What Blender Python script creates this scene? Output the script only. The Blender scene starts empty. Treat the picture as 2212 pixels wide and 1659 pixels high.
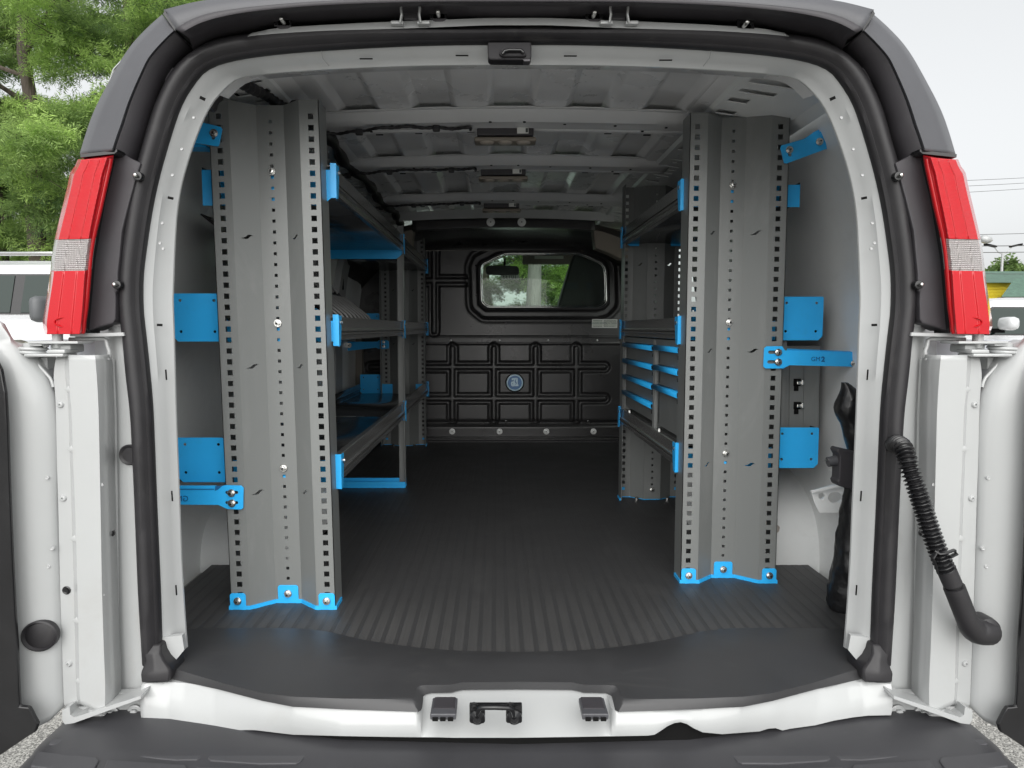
import bpy, bmesh, math, random
import numpy as np
from mathutils import Vector, Matrix, geometry, noise
random.seed(7); rng = np.random.default_rng(7)
sc = bpy.context.scene
COL = sc.collection
rad = math.radians

# ---------------------------------------------------------------- camera
CX, CZ = -0.045, 1.454            # camera stands 5 cm left of the van's centre line
FPX = 1534.0
camd = bpy.data.cameras.new('camera'); cam = bpy.data.objects.new('camera', camd); COL.objects.link(cam)
camd.sensor_width = 36; camd.lens = FPX / 2212 * 36; camd.clip_start = 0.05; camd.clip_end = 1500
PITCH = math.atan(121.5 / FPX); camd.shift_x = (1106 - 1070) / 2212
cam.location = (CX, 0, CZ); cam.rotation_euler = (math.pi / 2 - PITCH, 0, 0)
sc.camera = cam
RM = cam.rotation_euler.to_matrix()
# ---------------------------------------------------------------- sky, sun, exposure
w = bpy.data.worlds.new('World'); sc.world = w; w.use_nodes = True
nt = w.node_tree; nt.nodes.clear()
sky = nt.nodes.new('ShaderNodeTexSky'); sky.sky_type = 'NISHITA'; sky.sun_disc = False
sky.sun_elevation = rad(34); sky.sun_rotation = rad(185); sky.dust_density = 4; sky.air_density = 1.0
hs = nt.nodes.new('ShaderNodeHueSaturation'); hs.inputs['Saturation'].default_value = 0.12
b1 = nt.nodes.new('ShaderNodeBackground'); b1.inputs['Strength'].default_value = 0.05
b2 = nt.nodes.new('ShaderNodeBackground'); b2.inputs['Color'].default_value = (0.93, 0.955, 0.965, 1); b2.inputs['Strength'].default_value = 0.32
ad = nt.nodes.new('ShaderNodeAddShader'); wo = nt.nodes.new('ShaderNodeOutputWorld')
nt.links.new(sky.outputs[0], hs.inputs['Color']); nt.links.new(hs.outputs[0], b1.inputs['Color'])
nt.links.new(b1.outputs[0], ad.inputs[0]); nt.links.new(b2.outputs[0], ad.inputs[1]); nt.links.new(ad.outputs[0], wo.inputs[0])
sund = bpy.data.lights.new('sun', 'SUN'); sund.energy = 1.75; sund.angle = rad(85); sund.color = (1, 0.985, 0.955)
sun = bpy.data.objects.new('sun', sund); COL.objects.link(sun)
sun.rotation_euler = (rad(56), 0, rad(2))     # light falls forward and down into the open rear of the van
sc.view_settings.view_transform = 'Standard'; sc.view_settings.look = 'None'
sc.view_settings.gamma = 1; sc.view_settings.exposure = 0.84; sc.view_settings.use_curve_mapping = False
sc.cycles.use_denoising = True
sc.cycles.max_bounces = 12; sc.cycles.diffuse_bounces = 8; sc.cycles.glossy_bounces = 4
sc.cycles.transparent_max_bounces = 16; sc.cycles.sample_clamp_indirect = 6

# ---------------------------------------------------------------- helpers
def P(u, v, y):
    d = RM @ Vector(((u - 1070) / FPX, -(v - 829.5) / FPX, -1))
    t = y / d.y
    return Vector((CX + d.x * t, y, CZ + d.z * t))
def PZ(u, v, z):
    d = RM @ Vector(((u - 1070) / FPX, -(v - 829.5) / FPX, -1))
    t = (z - CZ) / d.z
    return Vector((CX + d.x * t, d.y * t, z))
def Zr(z): return CZ + z
FLOOR = CZ - 0.734

MATS = {}
def mat(name, col, rough=0.5, metal=0.0, coat=0.0, bump=0.0, bscale=300.0, var=0.0, vscale=6.0, spec=0.5, trans=0.0, sub=0.0, emit=None, stretch=None, bdist=0.002):
    m = bpy.data.materials.new(name); m.use_nodes = True; n = m.node_tree.nodes; l = m.node_tree.links
    b = n['Principled BSDF']; b.inputs['Roughness'].default_value = rough; b.inputs['Metallic'].default_value = metal
    b.inputs['Base Color'].default_value = (*col, 1); b.inputs['Coat Weight'].default_value = coat; b.inputs['Coat Roughness'].default_value = 0.06
    b.inputs['Specular IOR Level'].default_value = spec; b.inputs['Transmission Weight'].default_value = trans
    if emit: b.inputs['Emission Color'].default_value = (*emit[0], 1); b.inputs['Emission Strength'].default_value = emit[1]
    tc = n.new('ShaderNodeTexCoord'); mp = n.new('ShaderNodeMapping'); l.new(tc.outputs['Object'], mp.inputs[0])
    if stretch: mp.inputs['Scale'].default_value = stretch
    if var:
        nz = n.new('ShaderNodeTexNoise'); nz.inputs['Scale'].default_value = vscale; nz.inputs['Detail'].default_value = 6; nz.inputs['Roughness'].default_value = 0.65
        l.new(mp.outputs[0], nz.inputs['Vector'])
        mr = n.new('ShaderNodeMapRange'); mr.inputs['From Min'].default_value = 0.3; mr.inputs['From Max'].default_value = 0.7
        mr.inputs['To Min'].default_value = 1 - var; mr.inputs['To Max'].default_value = 1 + var
        l.new(nz.outputs[0], mr.inputs[0])
        mx = n.new('ShaderNodeVectorMath'); mx.operation = 'SCALE'; mx.inputs[0].default_value = col
        l.new(mr.outputs[0], mx.inputs['Scale']); l.new(mx.outputs[0], b.inputs['Base Color'])
        r2 = n.new('ShaderNodeMapRange'); r2.inputs['From Min'].default_value = 0.3; r2.inputs['From Max'].default_value = 0.7
        r2.inputs['To Min'].default_value = max(0, rough - var * 0.35); r2.inputs['To Max'].default_value = min(1, rough + var * 0.35)
        l.new(nz.outputs[0], r2.inputs[0]); l.new(r2.outputs[0], b.inputs['Roughness'])
    if bump:
        n2 = n.new('ShaderNodeTexNoise'); n2.inputs['Scale'].default_value = bscale; n2.inputs['Detail'].default_value = 3
        l.new(mp.outputs[0], n2.inputs['Vector'])
        bp = n.new('ShaderNodeBump'); bp.inputs['Strength'].default_value = bump; bp.inputs['Distance'].default_value = bdist
        l.new(n2.outputs[0], bp.inputs['Height']); l.new(bp.outputs[0], b.inputs['Normal'])
    m['b'] = 1; MATS[name] = m
    return m
WHITE = mat('white_paint', (0.41, 0.42, 0.42), 0.26, coat=0.45, bump=0.05, bscale=420, var=0.03, vscale=3)
INNER = mat('inner_paint', (0.80, 0.815, 0.81), 0.34, coat=0.15, bump=0.06, bscale=200, var=0.05, vscale=4)
ROOFP = mat('roof_primer', (0.82, 0.82, 0.825), 0.28, coat=0.5, bump=0.05, bscale=120, var=0.08, vscale=5)
GREY = mat('grey_powder_coat', (0.185, 0.193, 0.189), 0.40, metal=0.1, bump=0.05, bscale=900, var=0.02, vscale=2)
BOWP = mat('bow_paint', (0.62, 0.625, 0.63), 0.34, coat=0.2, var=0.04)
POSTP = mat('post_shaded_paint', (0.36, 0.365, 0.37), 0.42, var=0.08)  # darker than the wall paint: the unlit interior's shade put into the colour
DSTEEL = mat('dark_rack_steel', (0.11, 0.11, 0.108), 0.35, metal=0.2)
MATTEB = mat('matte_black', (0.016, 0.015, 0.017), 0.6, spec=0.3)
STEEL = mat('shelf_steel', (0.27, 0.27, 0.265), 0.20, metal=0.6, var=0.02, vscale=3)
TRAY = mat('tray_steel', (0.07, 0.075, 0.08), 0.22, metal=0.55, bump=0.02, bscale=500, var=0.15, vscale=7)
BLUE = mat('blue_powder_coat', (0.028, 0.44, 0.92), 0.34, bump=0.05, bscale=900, var=0.03, vscale=8)
BLUE2 = mat('blue_engraving', (0.006, 0.11, 0.30), 0.5)
RUBBER = mat('seal_rubber', (0.018, 0.017, 0.019), 0.5, bump=0.12, bscale=700, var=0.15, vscale=20)
PLAST = mat('black_grained_plastic', (0.045, 0.042, 0.047), 0.5, bump=0.35, bscale=1400, var=0.08, vscale=8, bdist=0.0006)
PLASTX = mat('weathered_trim_plastic', (0.075, 0.076, 0.083), 0.42, bump=0.3, bscale=1500, var=0.06, vscale=6, bdist=0.0006)
GLOSSB = mat('gloss_black', (0.012, 0.012, 0.013), 0.18, bump=0.05, bscale=60, var=0.2, vscale=12)
ABS = mat('moulded_abs', (0.034, 0.033, 0.034), 0.30, bump=0.35, bscale=800, var=0.12, vscale=4, bdist=0.0008)
ZINC = mat('zinc_bolt', (0.62, 0.62, 0.60), 0.24, metal=1.0, bump=0.1, bscale=500)
WASH = mat('washer_paint', (0.78, 0.79, 0.78), 0.3)
DARK = mat('hole_shadow_black', (0.008, 0.008, 0.008), 0.9, spec=0.1)
BEIGE = mat('beige_lamp_plastic', (0.23, 0.20, 0.165), 0.4, bump=0.05)
TAN = mat('tan_headliner', (0.19, 0.17, 0.15), 0.8, bump=0.2, bscale=200)
PAPER = mat('label_paper', (0.72, 0.73, 0.70), 0.5)
PAPER2 = mat('label_tint', (0.50, 0.53, 0.48), 0.5)
INK = mat('label_ink', (0.05, 0.06, 0.06), 0.6)
INK2 = mat('label_ink_green', (0.03, 0.10, 0.11), 0.6)
BADGEB = mat('badge_blue', (0.02, 0.16, 0.42), 0.3)
BADGEW = mat('badge_pale', (0.55, 0.75, 0.88), 0.3)
SEAM = mat('seam_sealer', (0.56, 0.50, 0.455), 0.5, bump=0.3, bscale=60)
VINYL = mat('black_vinyl', (0.012, 0.012, 0.013), 0.33, bump=0.5, bscale=16, bdist=0.02, var=0.1)
WHITE_ = None
REDC = mat('red_lens', (0.46, 0.002, 0.008), 0.12, coat=0.6, spec=0.35)
REDD = mat('red_lens_rim', (0.42, 0.002, 0.006), 0.10, coat=0.4, spec=0.35)

def scuff(m, col, scale=(3, 9, 3), lo=0.56, hi=0.74, amt=0.5, detail=10):
    """faint rubbed marks and dust, blended over whatever feeds Base Color"""
    n = m.node_tree.nodes; l = m.node_tree.links; b = n['Principled BSDF']; inp = b.inputs['Base Color']
    tc = n.new('ShaderNodeTexCoord'); mp = n.new('ShaderNodeMapping'); mp.inputs['Scale'].default_value = scale; l.new(tc.outputs['Object'], mp.inputs[0])
    nz = n.new('ShaderNodeTexNoise'); nz.inputs['Scale'].default_value = 2.0; nz.inputs['Detail'].default_value = detail; nz.inputs['Roughness'].default_value = 0.7; nz.inputs['Distortion'].default_value = 0.6
    l.new(mp.outputs[0], nz.inputs['Vector'])
    r = n.new('ShaderNodeMapRange'); r.inputs['From Min'].default_value = lo; r.inputs['From Max'].default_value = hi; r.inputs['To Max'].default_value = amt; l.new(nz.outputs[0], r.inputs[0])
    mx = n.new('ShaderNodeMix'); mx.data_type = 'RGBA'; l.new(r.outputs[0], mx.inputs[0]); mx.inputs[7].default_value = (*col, 1)
    if inp.links: l.new(inp.links[0].from_socket, mx.inputs[6])
    else: mx.inputs[6].default_value = inp.default_value
    l.new(mx.outputs[2], inp)
def lens_pattern(m, s, depth, strength):
    n = m.node_tree.nodes; l = m.node_tree.links; b = n['Principled BSDF']
    tc = n.new('ShaderNodeTexCoord'); sp = n.new('ShaderNodeSeparateXYZ'); l.new(tc.outputs['Object'], sp.inputs[0])
    hs = []
    for k, ax in enumerate('XZ'):
        mu = n.new('ShaderNodeMath'); mu.operation = 'MULTIPLY'; mu.inputs[1].default_value = s; l.new(sp.outputs[ax], mu.inputs[0])
        si = n.new('ShaderNodeMath'); si.operation = 'SINE'; l.new(mu.outputs[0], si.inputs[0]); hs.append(si)
    ad = n.new('ShaderNodeMath'); ad.operation = 'ADD'; l.new(hs[0].outputs[0], ad.inputs[0]); l.new(hs[1].outputs[0], ad.inputs[1])
    bp = n.new('ShaderNodeBump'); bp.inputs['Strength'].default_value = strength; bp.inputs['Distance'].default_value = depth
    l.new(ad.outputs[0], bp.inputs['Height']); l.new(bp.outputs[0], b.inputs['Normal'])
    return ad
REDG = mat('red_lens_ribbed', (0.48, 0.004, 0.010), 0.14, coat=0.4, spec=0.35); lens_pattern(REDG, 2400, 0.0006, 0.45)
CLEARL = mat('clear_lens', (0.60, 0.56, 0.55), 0.12, coat=0.6, metal=0.1); lens_pattern(CLEARL, 1700, 0.0018, 0.9)

def glass(name, tint, gl=0.12, rough=0.02):
    m = bpy.data.materials.new(name); m.use_nodes = True; n = m.node_tree.nodes; l = m.node_tree.links
    n.remove(n['Principled BSDF']); o = n['Material Output']
    t = n.new('ShaderNodeBsdfTransparent'); t.inputs[0].default_value = (*tint, 1)
    g = n.new('ShaderNodeBsdfGlossy'); g.inputs['Roughness'].default_value = rough
    lw = n.new('ShaderNodeLayerWeight'); pw = n.new('ShaderNodeMath'); pw.operation = 'POWER'; pw.inputs[1].default_value = 4.0; l.new(lw.outputs['Facing'], pw.inputs[0])
    f = n.new('ShaderNodeMath'); f.operation = 'MULTIPLY_ADD'; f.inputs[1].default_value = 0.35; f.inputs[2].default_value = 0.012; l.new(pw.outputs[0], f.inputs[0])
    mx = n.new('ShaderNodeMixShader'); l.new(f.outputs[0], mx.inputs[0]); l.new(t.outputs[0], mx.inputs[1]); l.new(g.outputs[0], mx.inputs[2])
    l.new(mx.outputs[0], o.inputs['Surface'])
    return m
scuff(WHITE, (0.36, 0.355, 0.34), (4, 4, 2.5), .58, .80, .5); scuff(GREY, (0.27, 0.275, 0.27), (4, 4, 1.2), .52, .76, .5); scuff(PLASTX, (0.10, 0.10, 0.105), (6, 12, 12), .58, .78, .4)
scuff(RUBBER, (0.05, 0.048, 0.046), (8, 8, 3), .58, .76, .5); scuff(INNER, (0.62, 0.61, 0.60), (4, 3, 4), .56, .80, .4); scuff(BLUE, (0.04, 0.36, 0.74), (12, 12, 12), .56, .74, .5)
GLASS = glass('window_glass', (0.88, 0.94, 0.90))
CARGLASS = mat('tinted_car_glass', (0.012, 0.024, 0.020), 0.04, spec=0.35)

def node(name, loc=(0, 0, 0), label=None, cat=None, group=None, kind=None):
    o = bpy.data.objects.new(name, None); COL.objects.link(o); o.location = loc; o.empty_display_size = 0.1
    return tag(o, label, cat, group, kind)
def tag(o, label=None, cat=None, group=None, kind=None):
    if label: o['label'] = label
    if cat: o['category'] = cat
    if group: o['group'] = group
    if kind: o['kind'] = kind
    return o
def wmat(o):
    m = o.matrix_basis.copy()
    if o.parent: m = wmat(o.parent) @ o.matrix_parent_inverse @ m
    return m
def adopt(o, parent):
    if parent is not None:
        o.parent = parent; o.matrix_parent_inverse = wmat(parent).inverted()
    return o
def link(name, me, parent=None, loc=None, rot=None, scale=None, label=None):
    o = bpy.data.objects.new(name, me); COL.objects.link(o)
    if loc is not None: o.location = loc
    if rot is not None: o.rotation_euler = rot
    if scale is not None: o.scale = scale
    adopt(o, parent)
    if label: o['label'] = label
    return o

class MB:
    def __init__(s): s.v = []; s.f = []; s.m = []
    def add(s, vs, fs, mi=0):
        n = len(s.v); s.v += [tuple(p) for p in vs]; s.f += [tuple(i + n for i in f) for f in fs]; s.m += [mi] * len(fs); return s
    def box(s, c, d, mi=0, rz=0.0, bev=0.0, M=None):
        bm = bmesh.new(); bmesh.ops.create_cube(bm, size=1)
        bmesh.ops.scale(bm, vec=d, verts=bm.verts)
        if bev: bmesh.ops.bevel(bm, geom=list(bm.edges), offset=min(bev, min(d) * 0.45), segments=2, affect='EDGES', profile=0.5)
        if M is None: M = Matrix.Translation(c) @ Matrix.Rotation(rz, 4, 'Z')
        bm.transform(M); bm.verts.index_update()
        s.add([v.co for v in bm.verts], [[v.index for v in f.verts] for f in bm.faces], mi); bm.free(); return s
    def prism(s, poly, vec, holes=(), mi=0):
        """poly: 3-D points (nearly planar), extruded by vec; holes: lists of 3-D points"""
        loops = [list(poly)] + [list(h) for h in holes]
        tris = geometry.tessellate_polygon(loops)
        pts = [p for L in loops for p in L]; n = len(pts); vec = Vector(vec)
        fs = [tuple(t) for t in tris] + [tuple(i + n for i in reversed(t)) for t in tris]
        k = 0
        for L in loops:
            m = len(L)
            for i in range(m): a, b = k + i, k + (i + 1) % m; fs.append((a, b, b + n, a + n))
            k += m
        return s.add(pts + [Vector(p) + vec for p in pts], fs, mi)
    def loft(s, rows, closed=False, mi=0, caps=False):
        n = len(rows[0]); vs = [p for r in rows for p in r]; fs = []
        for i in range(len(rows) - 1):
            for j in range(n if closed else n - 1):
                a, b = i * n + j, i * n + (j + 1) % n; fs.append((a, b, b + n, a + n))
        if caps and closed: fs += [tuple(range(n))[::-1], tuple(range((len(rows) - 1) * n, len(rows) * n))]
        return s.add(vs, fs, mi)
    def tube(s, path, r, k=10, mi=0, flat=(1, 1), caps=True, up=None):
        path = [Vector(p) for p in path]; rows = []; ref = Vector(up) if up else Vector((0, 0, 1))
        for i, p in enumerate(path):
            t = (path[min(i + 1, len(path) - 1)] - path[max(i - 1, 0)]).normalized()
            if up: a = t.cross(ref)
            else:
                if abs(t.dot(ref)) > 0.95: ref = Vector((0, 1, 0)) if abs(t.y) < 0.9 else Vector((1, 0, 0))
                a = t.cross(ref)
            a.normalize(); b = a.cross(t).normalized()
            if not up: ref = b
            rr = r[i] if isinstance(r, (list, tuple)) else r
            rows.append([p + a * math.cos(q) * rr * flat[0] + b * math.sin(q) * rr * flat[1] for q in [2 * math.pi * j / k for j in range(k)]])
        return s.loft(rows, True, mi, caps)
    def lathe(s, prof, axis_o, axis_d, k=20, mi=0):
        """prof: (radius, height) pairs along axis_d"""
        d = Vector(axis_d).normalized(); a = d.orthogonal().normalized(); b = d.cross(a); o = Vector(axis_o)
        rows = [[o + d * h + (a * math.cos(2 * math.pi * j / k) + b * math.sin(2 * math.pi * j / k)) * r for j in range(k)] for r, h in prof]
        return s.loft(rows, True, mi, True)
    def mesh(s, name, mats, smooth=None, recalc=True):
        me = bpy.data.meshes.new(name); me.from_pydata(s.v, [], s.f)
        for m in (mats if isinstance(mats, (list, tuple)) else [mats]): me.materials.append(m)
        me.polygons.foreach_set('material_index', s.m)
        if recalc:
            bm = bmesh.new(); bm.from_mesh(me); bmesh.ops.remove_doubles(bm, verts=bm.verts, dist=1e-6)
            bmesh.ops.recalc_face_normals(bm, faces=bm.faces); bm.to_mesh(me); bm.free()
        if smooth is not None:
            me.shade_smooth(); me.set_sharp_from_angle(angle=rad(smooth))
        me.update(); return me
    def build(s, name, mats, parent=None, smooth=None, bevel=None, solid=None, label=None, recalc=True):
        o = link(name, s.mesh(name, mats, smooth, recalc), parent, label=label)
        if solid:
            md = o.modifiers.new('solid', 'SOLIDIFY'); md.thickness = solid; md.offset = 0
        if bevel:
            md = o.modifiers.new('bevel', 'BEVEL'); md.width = bevel; md.segments = 2; md.limit_method = 'ANGLE'; md.angle_limit = rad(35)
        return o

def spline(pts, n):
    """Catmull-Rom through pts, n samples evenly by arc length"""
    p = np.array([tuple(q) for q in pts], float); q = np.vstack([2 * p[0] - p[1], p, 2 * p[-1] - p[-2]]); out = []
    for i in range(len(p) - 1):
        a, b, c, d = q[i], q[i + 1], q[i + 2], q[i + 3]
        for t in np.linspace(0, 1, 12, endpoint=False):
            out.append(0.5 * ((2 * b) + (-a + c) * t + (2 * a - 5 * b + 4 * c - d) * t * t + (-a + 3 * b - 3 * c + d) * t ** 3))
    out.append(p[-1]); out = np.array(out)
    L = np.r_[0, np.cumsum(np.linalg.norm(np.diff(out, axis=0), axis=1))]
    s = np.linspace(0, L[-1], n)
    return [tuple(np.interp(x, L, out[:, k]) for k in range(p.shape[1])) for x in s]
def mir(pts): return [Vector((-p[0], p[1], p[2])) for p in pts]
def side(pts, s): return [Vector(p) for p in pts] if s < 0 else mir(pts)
def rrect(x0, z0, x1, z1, r, k=4):
    out = []
    for cx, cz, a0 in ((x1 - r, z1 - r, 0), (x0 + r, z1 - r, 90), (x0 + r, z0 + r, 180), (x1 - r, z0 + r, 270)):
        for i in range(k + 1):
            a = rad(a0 + 90 * i / k); out.append((cx + r * math.cos(a), cz + r * math.sin(a)))
    return out
def circ(cx, cz, r, k=10): return [(cx + r * math.cos(2 * math.pi * i / k), cz + r * math.sin(2 * math.pi * i / k)) for i in range(k)]
SW = [(-14, -4), (-6, -2), (-2, 1), (2, 5), (7, 5.5), (14, 2.5), (9, 3), (5, 0), (2, -4), (-2, -5.5), (-8, -5)]
def swoosh(cx, cz, k=1.0, f=1): return [(cx + f * a * 0.00128 * k, cz + b * 0.00125 * .85) for a, b in SW]

def bolt_mesh(name, r, h, wr, m=ZINC, dark=DARK):
    b = MB()
    b.lathe([(wr, 0), (wr, h * 0.22), (wr * 0.93, h * 0.3), (r * 0.98, h * 0.3)], (0, 0, 0), (0, -1, 0), 20)
    hx = [(r * math.cos(rad(60 * i)), -h * 0.3, r * math.sin(rad(60 * i))) for i in range(6)]
    b.prism(hx, (0, -h * 0.6, 0))
    b.lathe([(r * 0.8, h * 0.9), (r * 0.72, h), (r * 0.35, h * 1.05)], (0, 0, 0), (0, -1, 0), 16)
    b.lathe([(r * 0.34, h * 1.06), (r * 0.3, h * 1.09)], (0, 0, 0), (0, -1, 0), 6, 1)
    return b.mesh(name, [m, dark], 40)
BOLT = bolt_mesh('bolt', 0.0072, 0.010, 0.0102)
BOLTS = bolt_mesh('bolt', 0.0055, 0.007, 0.0085)
BIGW = bolt_mesh('washer_bolt', 0.009, 0.010, 0.020, WASH)
RIVET = MB().lathe([(0.007, 0), (0.0065, 0.002), (0.004, 0.0035), (0.001, 0.004)], (0, 0, 0), (0, -1, 0), 12).mesh('rivet', [WASH], 60)
def bolt(parent, loc, me=None, rot=(0, 0, 0), name='bolt'): return link(name, me or BOLT, parent, loc, rot)

def text(name, body, size, loc, rot, m, parent, ext=0.0008, align='CENTER', mirror=False, bold=0.0, sx=1.0):
    cu = bpy.data.curves.new(name, 'FONT'); cu.body = body; cu.size = size; cu.extrude = ext; cu.align_x = align; cu.align_y = 'CENTER'; cu.offset = bold
    o = bpy.data.objects.new(name, cu); COL.objects.link(o)
    dg = bpy.context.evaluated_depsgraph_get(); me = bpy.data.meshes.new_from_object(o.evaluated_get(dg))
    bpy.data.objects.remove(o)
    me.materials.clear(); me.materials.append(m)
    M = Matrix.Diagonal(((-1 if mirror else 1) * sx, 1, 1, 1)); me.transform(M)
    if mirror: me.flip_normals()
    return link(name, me, parent, loc, rot)
# ================================================================= the setting
SLOPE = [(-30, -0.02), (2.5, 0.0), (9, 0.42), (26, 0.55), (60, 0.6), (700, 0.6)]
def gz(y):
    for (a, za), (b, zb) in zip(SLOPE, SLOPE[1:]):
        if y <= b: return za + (zb - za) * (y - a) / (b - a)
    return 0.6
asph = mat('asphalt', (0.13, 0.128, 0.122), 0.9, bump=0.8, bscale=90, bdist=0.01)
n = asph.node_tree.nodes; l = asph.node_tree.links
tc = n.new('ShaderNodeTexCoord'); vo = n.new('ShaderNodeTexVoronoi'); vo.inputs['Scale'].default_value = 210; l.new(tc.outputs['Object'], vo.inputs['Vector'])
cr = n.new('ShaderNodeValToRGB'); cr.color_ramp.elements[0].color = (0.12, 0.118, 0.112, 1); cr.color_ramp.elements[0].position = 0.2
cr.color_ramp.elements[1].color = (0.52, 0.51, 0.48, 1); cr.color_ramp.elements[1].position = 0.85
l.new(vo.outputs['Color'], cr.inputs[0]); l.new(cr.outputs[0], n['Principled BSDF'].inputs['Base Color'])
g = MB(); ys = [s[0] for s in SLOPE]
g.loft([[(-400, y, gz(y)), (400, y, gz(y))] for y in [-30, 0, 2.5, 4, 6, 9, 16, 26, 60, 700]])
tag(g.build('ground', asph), 'grey speckled asphalt of the car park', None, None, 'structure')
grass = mat('grass', (0.05, 0.085, 0.02), 0.9, bump=0.8, bscale=30, bdist=0.05, var=0.3, vscale=2)
g = MB().loft([[(-40, 11.5, gz(11.5) + .01), (14, 11.5, gz(11.5) + .01)], [(-40, 26, gz(26) + .01), (14, 26, gz(26) + .01)], [(-40, 58, gz(58) + .01), (14, 58, gz(58) + .01)]])
tag(g.build('lawn', grass), 'green strip of grass under the trees', None, None, 'structure')

# ---------------------------------------------------------------- trees
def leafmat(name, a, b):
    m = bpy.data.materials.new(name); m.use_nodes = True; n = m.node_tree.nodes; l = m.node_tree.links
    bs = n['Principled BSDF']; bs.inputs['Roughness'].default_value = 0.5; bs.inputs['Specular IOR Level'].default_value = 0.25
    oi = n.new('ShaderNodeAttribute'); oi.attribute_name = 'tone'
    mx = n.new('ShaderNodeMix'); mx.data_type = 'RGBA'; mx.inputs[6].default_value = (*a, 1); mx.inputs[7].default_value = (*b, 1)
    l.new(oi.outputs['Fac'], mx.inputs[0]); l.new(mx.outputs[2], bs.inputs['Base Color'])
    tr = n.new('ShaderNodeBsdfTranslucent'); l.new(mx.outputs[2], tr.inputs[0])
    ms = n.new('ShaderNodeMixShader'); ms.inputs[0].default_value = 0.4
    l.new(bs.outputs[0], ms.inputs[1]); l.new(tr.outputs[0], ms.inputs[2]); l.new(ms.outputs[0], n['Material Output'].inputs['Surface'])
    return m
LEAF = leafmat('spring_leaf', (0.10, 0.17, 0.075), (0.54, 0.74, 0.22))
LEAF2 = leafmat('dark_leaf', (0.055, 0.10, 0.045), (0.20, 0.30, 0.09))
BARK = mat('bark', (0.085, 0.068, 0.055), 0.9, bump=1.0, bscale=14, bdist=0.05, var=0.3, vscale=5, stretch=(1, 1, 0.2))
BARK2 = mat('pale_bark', (0.20, 0.185, 0.18), 0.9, bump=1.0, bscale=14, bdist=0.05, var=0.25, vscale=5, stretch=(1, 1, 0.2))

def crown_mesh(name, centres, radii, n_spray, spray, nleaf, leaf_l, leaf_w, lm, seed):
    """sprays: short twigs carrying a fan of narrow leaves, gathered in flat layered clumps"""
    r = np.random.default_rng(seed); C = np.array(centres); K = len(C); Rd = np.array(radii)
    ci = r.integers(0, K, n_spray)
    d = r.normal(size=(n_spray, 3)); d /= np.linalg.norm(d, axis=1)[:, None]
    base = C[ci] + d * Rd[ci] * (r.random((n_spray, 1)) ** 0.5)
    out = d * [1, 1, 0.25] + r.normal(size=(n_spray, 3)) * 0.35; out[:, 2] -= 0.25
    out /= np.linalg.norm(out, axis=1)[:, None]
    tone_c = (r.random(K) ** 1.3)[ci] * 0.65 + 0.28 * (d[:, 2] * 0.5 + 0.5) + r.random(n_spray) * 0.3 - .08  # random tone, with clump tops painted lighter as if lit from above
    t = np.tile(np.linspace(0.1, 1, nleaf), n_spray); si = np.repeat(np.arange(n_spray), nleaf)
    O = out[si]; up = np.array([0, 0, 1.0]) + r.normal(size=(n_spray, 3)) * 0.4
    S = np.cross(O, up[si]); S /= np.linalg.norm(S, axis=1)[:, None] + 1e-9
    sg = np.where((np.arange(len(t)) % 2) == 0, 1, -1)[:, None]
    root = base[si] + O * t[:, None] * spray
    L = O * 0.55 + S * sg * 0.95 + r.normal(size=(len(t), 3)) * 0.28; L[:, 2] -= 0.1
    L /= np.linalg.norm(L, axis=1)[:, None]
    ll = leaf_l * (0.7 + 0.6 * r.random((len(t), 1)))
    Nn = np.cross(L, O); Nn /= np.linalg.norm(Nn, axis=1)[:, None] + 1e-9
    Wd = np.cross(L, Nn) * leaf_w * 0.5
    a = root; b = root + L * ll * 0.5 + Wd; c = root + L * ll; e = root + L * ll * 0.5 - Wd
    V = np.stack([a, b, c, e], 1).reshape(-1, 3); n = len(t)
    me = bpy.data.meshes.new(name); me.vertices.add(len(V)); me.vertices.foreach_set('co', V.ravel())
    me.loops.add(n * 4); me.loops.foreach_set('vertex_index', np.arange(n * 4)); me.polygons.add(n)
    me.polygons.foreach_set('loop_start', np.arange(n) * 4); me.update(calc_edges=True)
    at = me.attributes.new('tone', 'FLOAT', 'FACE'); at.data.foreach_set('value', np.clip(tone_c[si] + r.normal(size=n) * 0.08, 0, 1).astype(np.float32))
    me.materials.append(lm); return me

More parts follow.
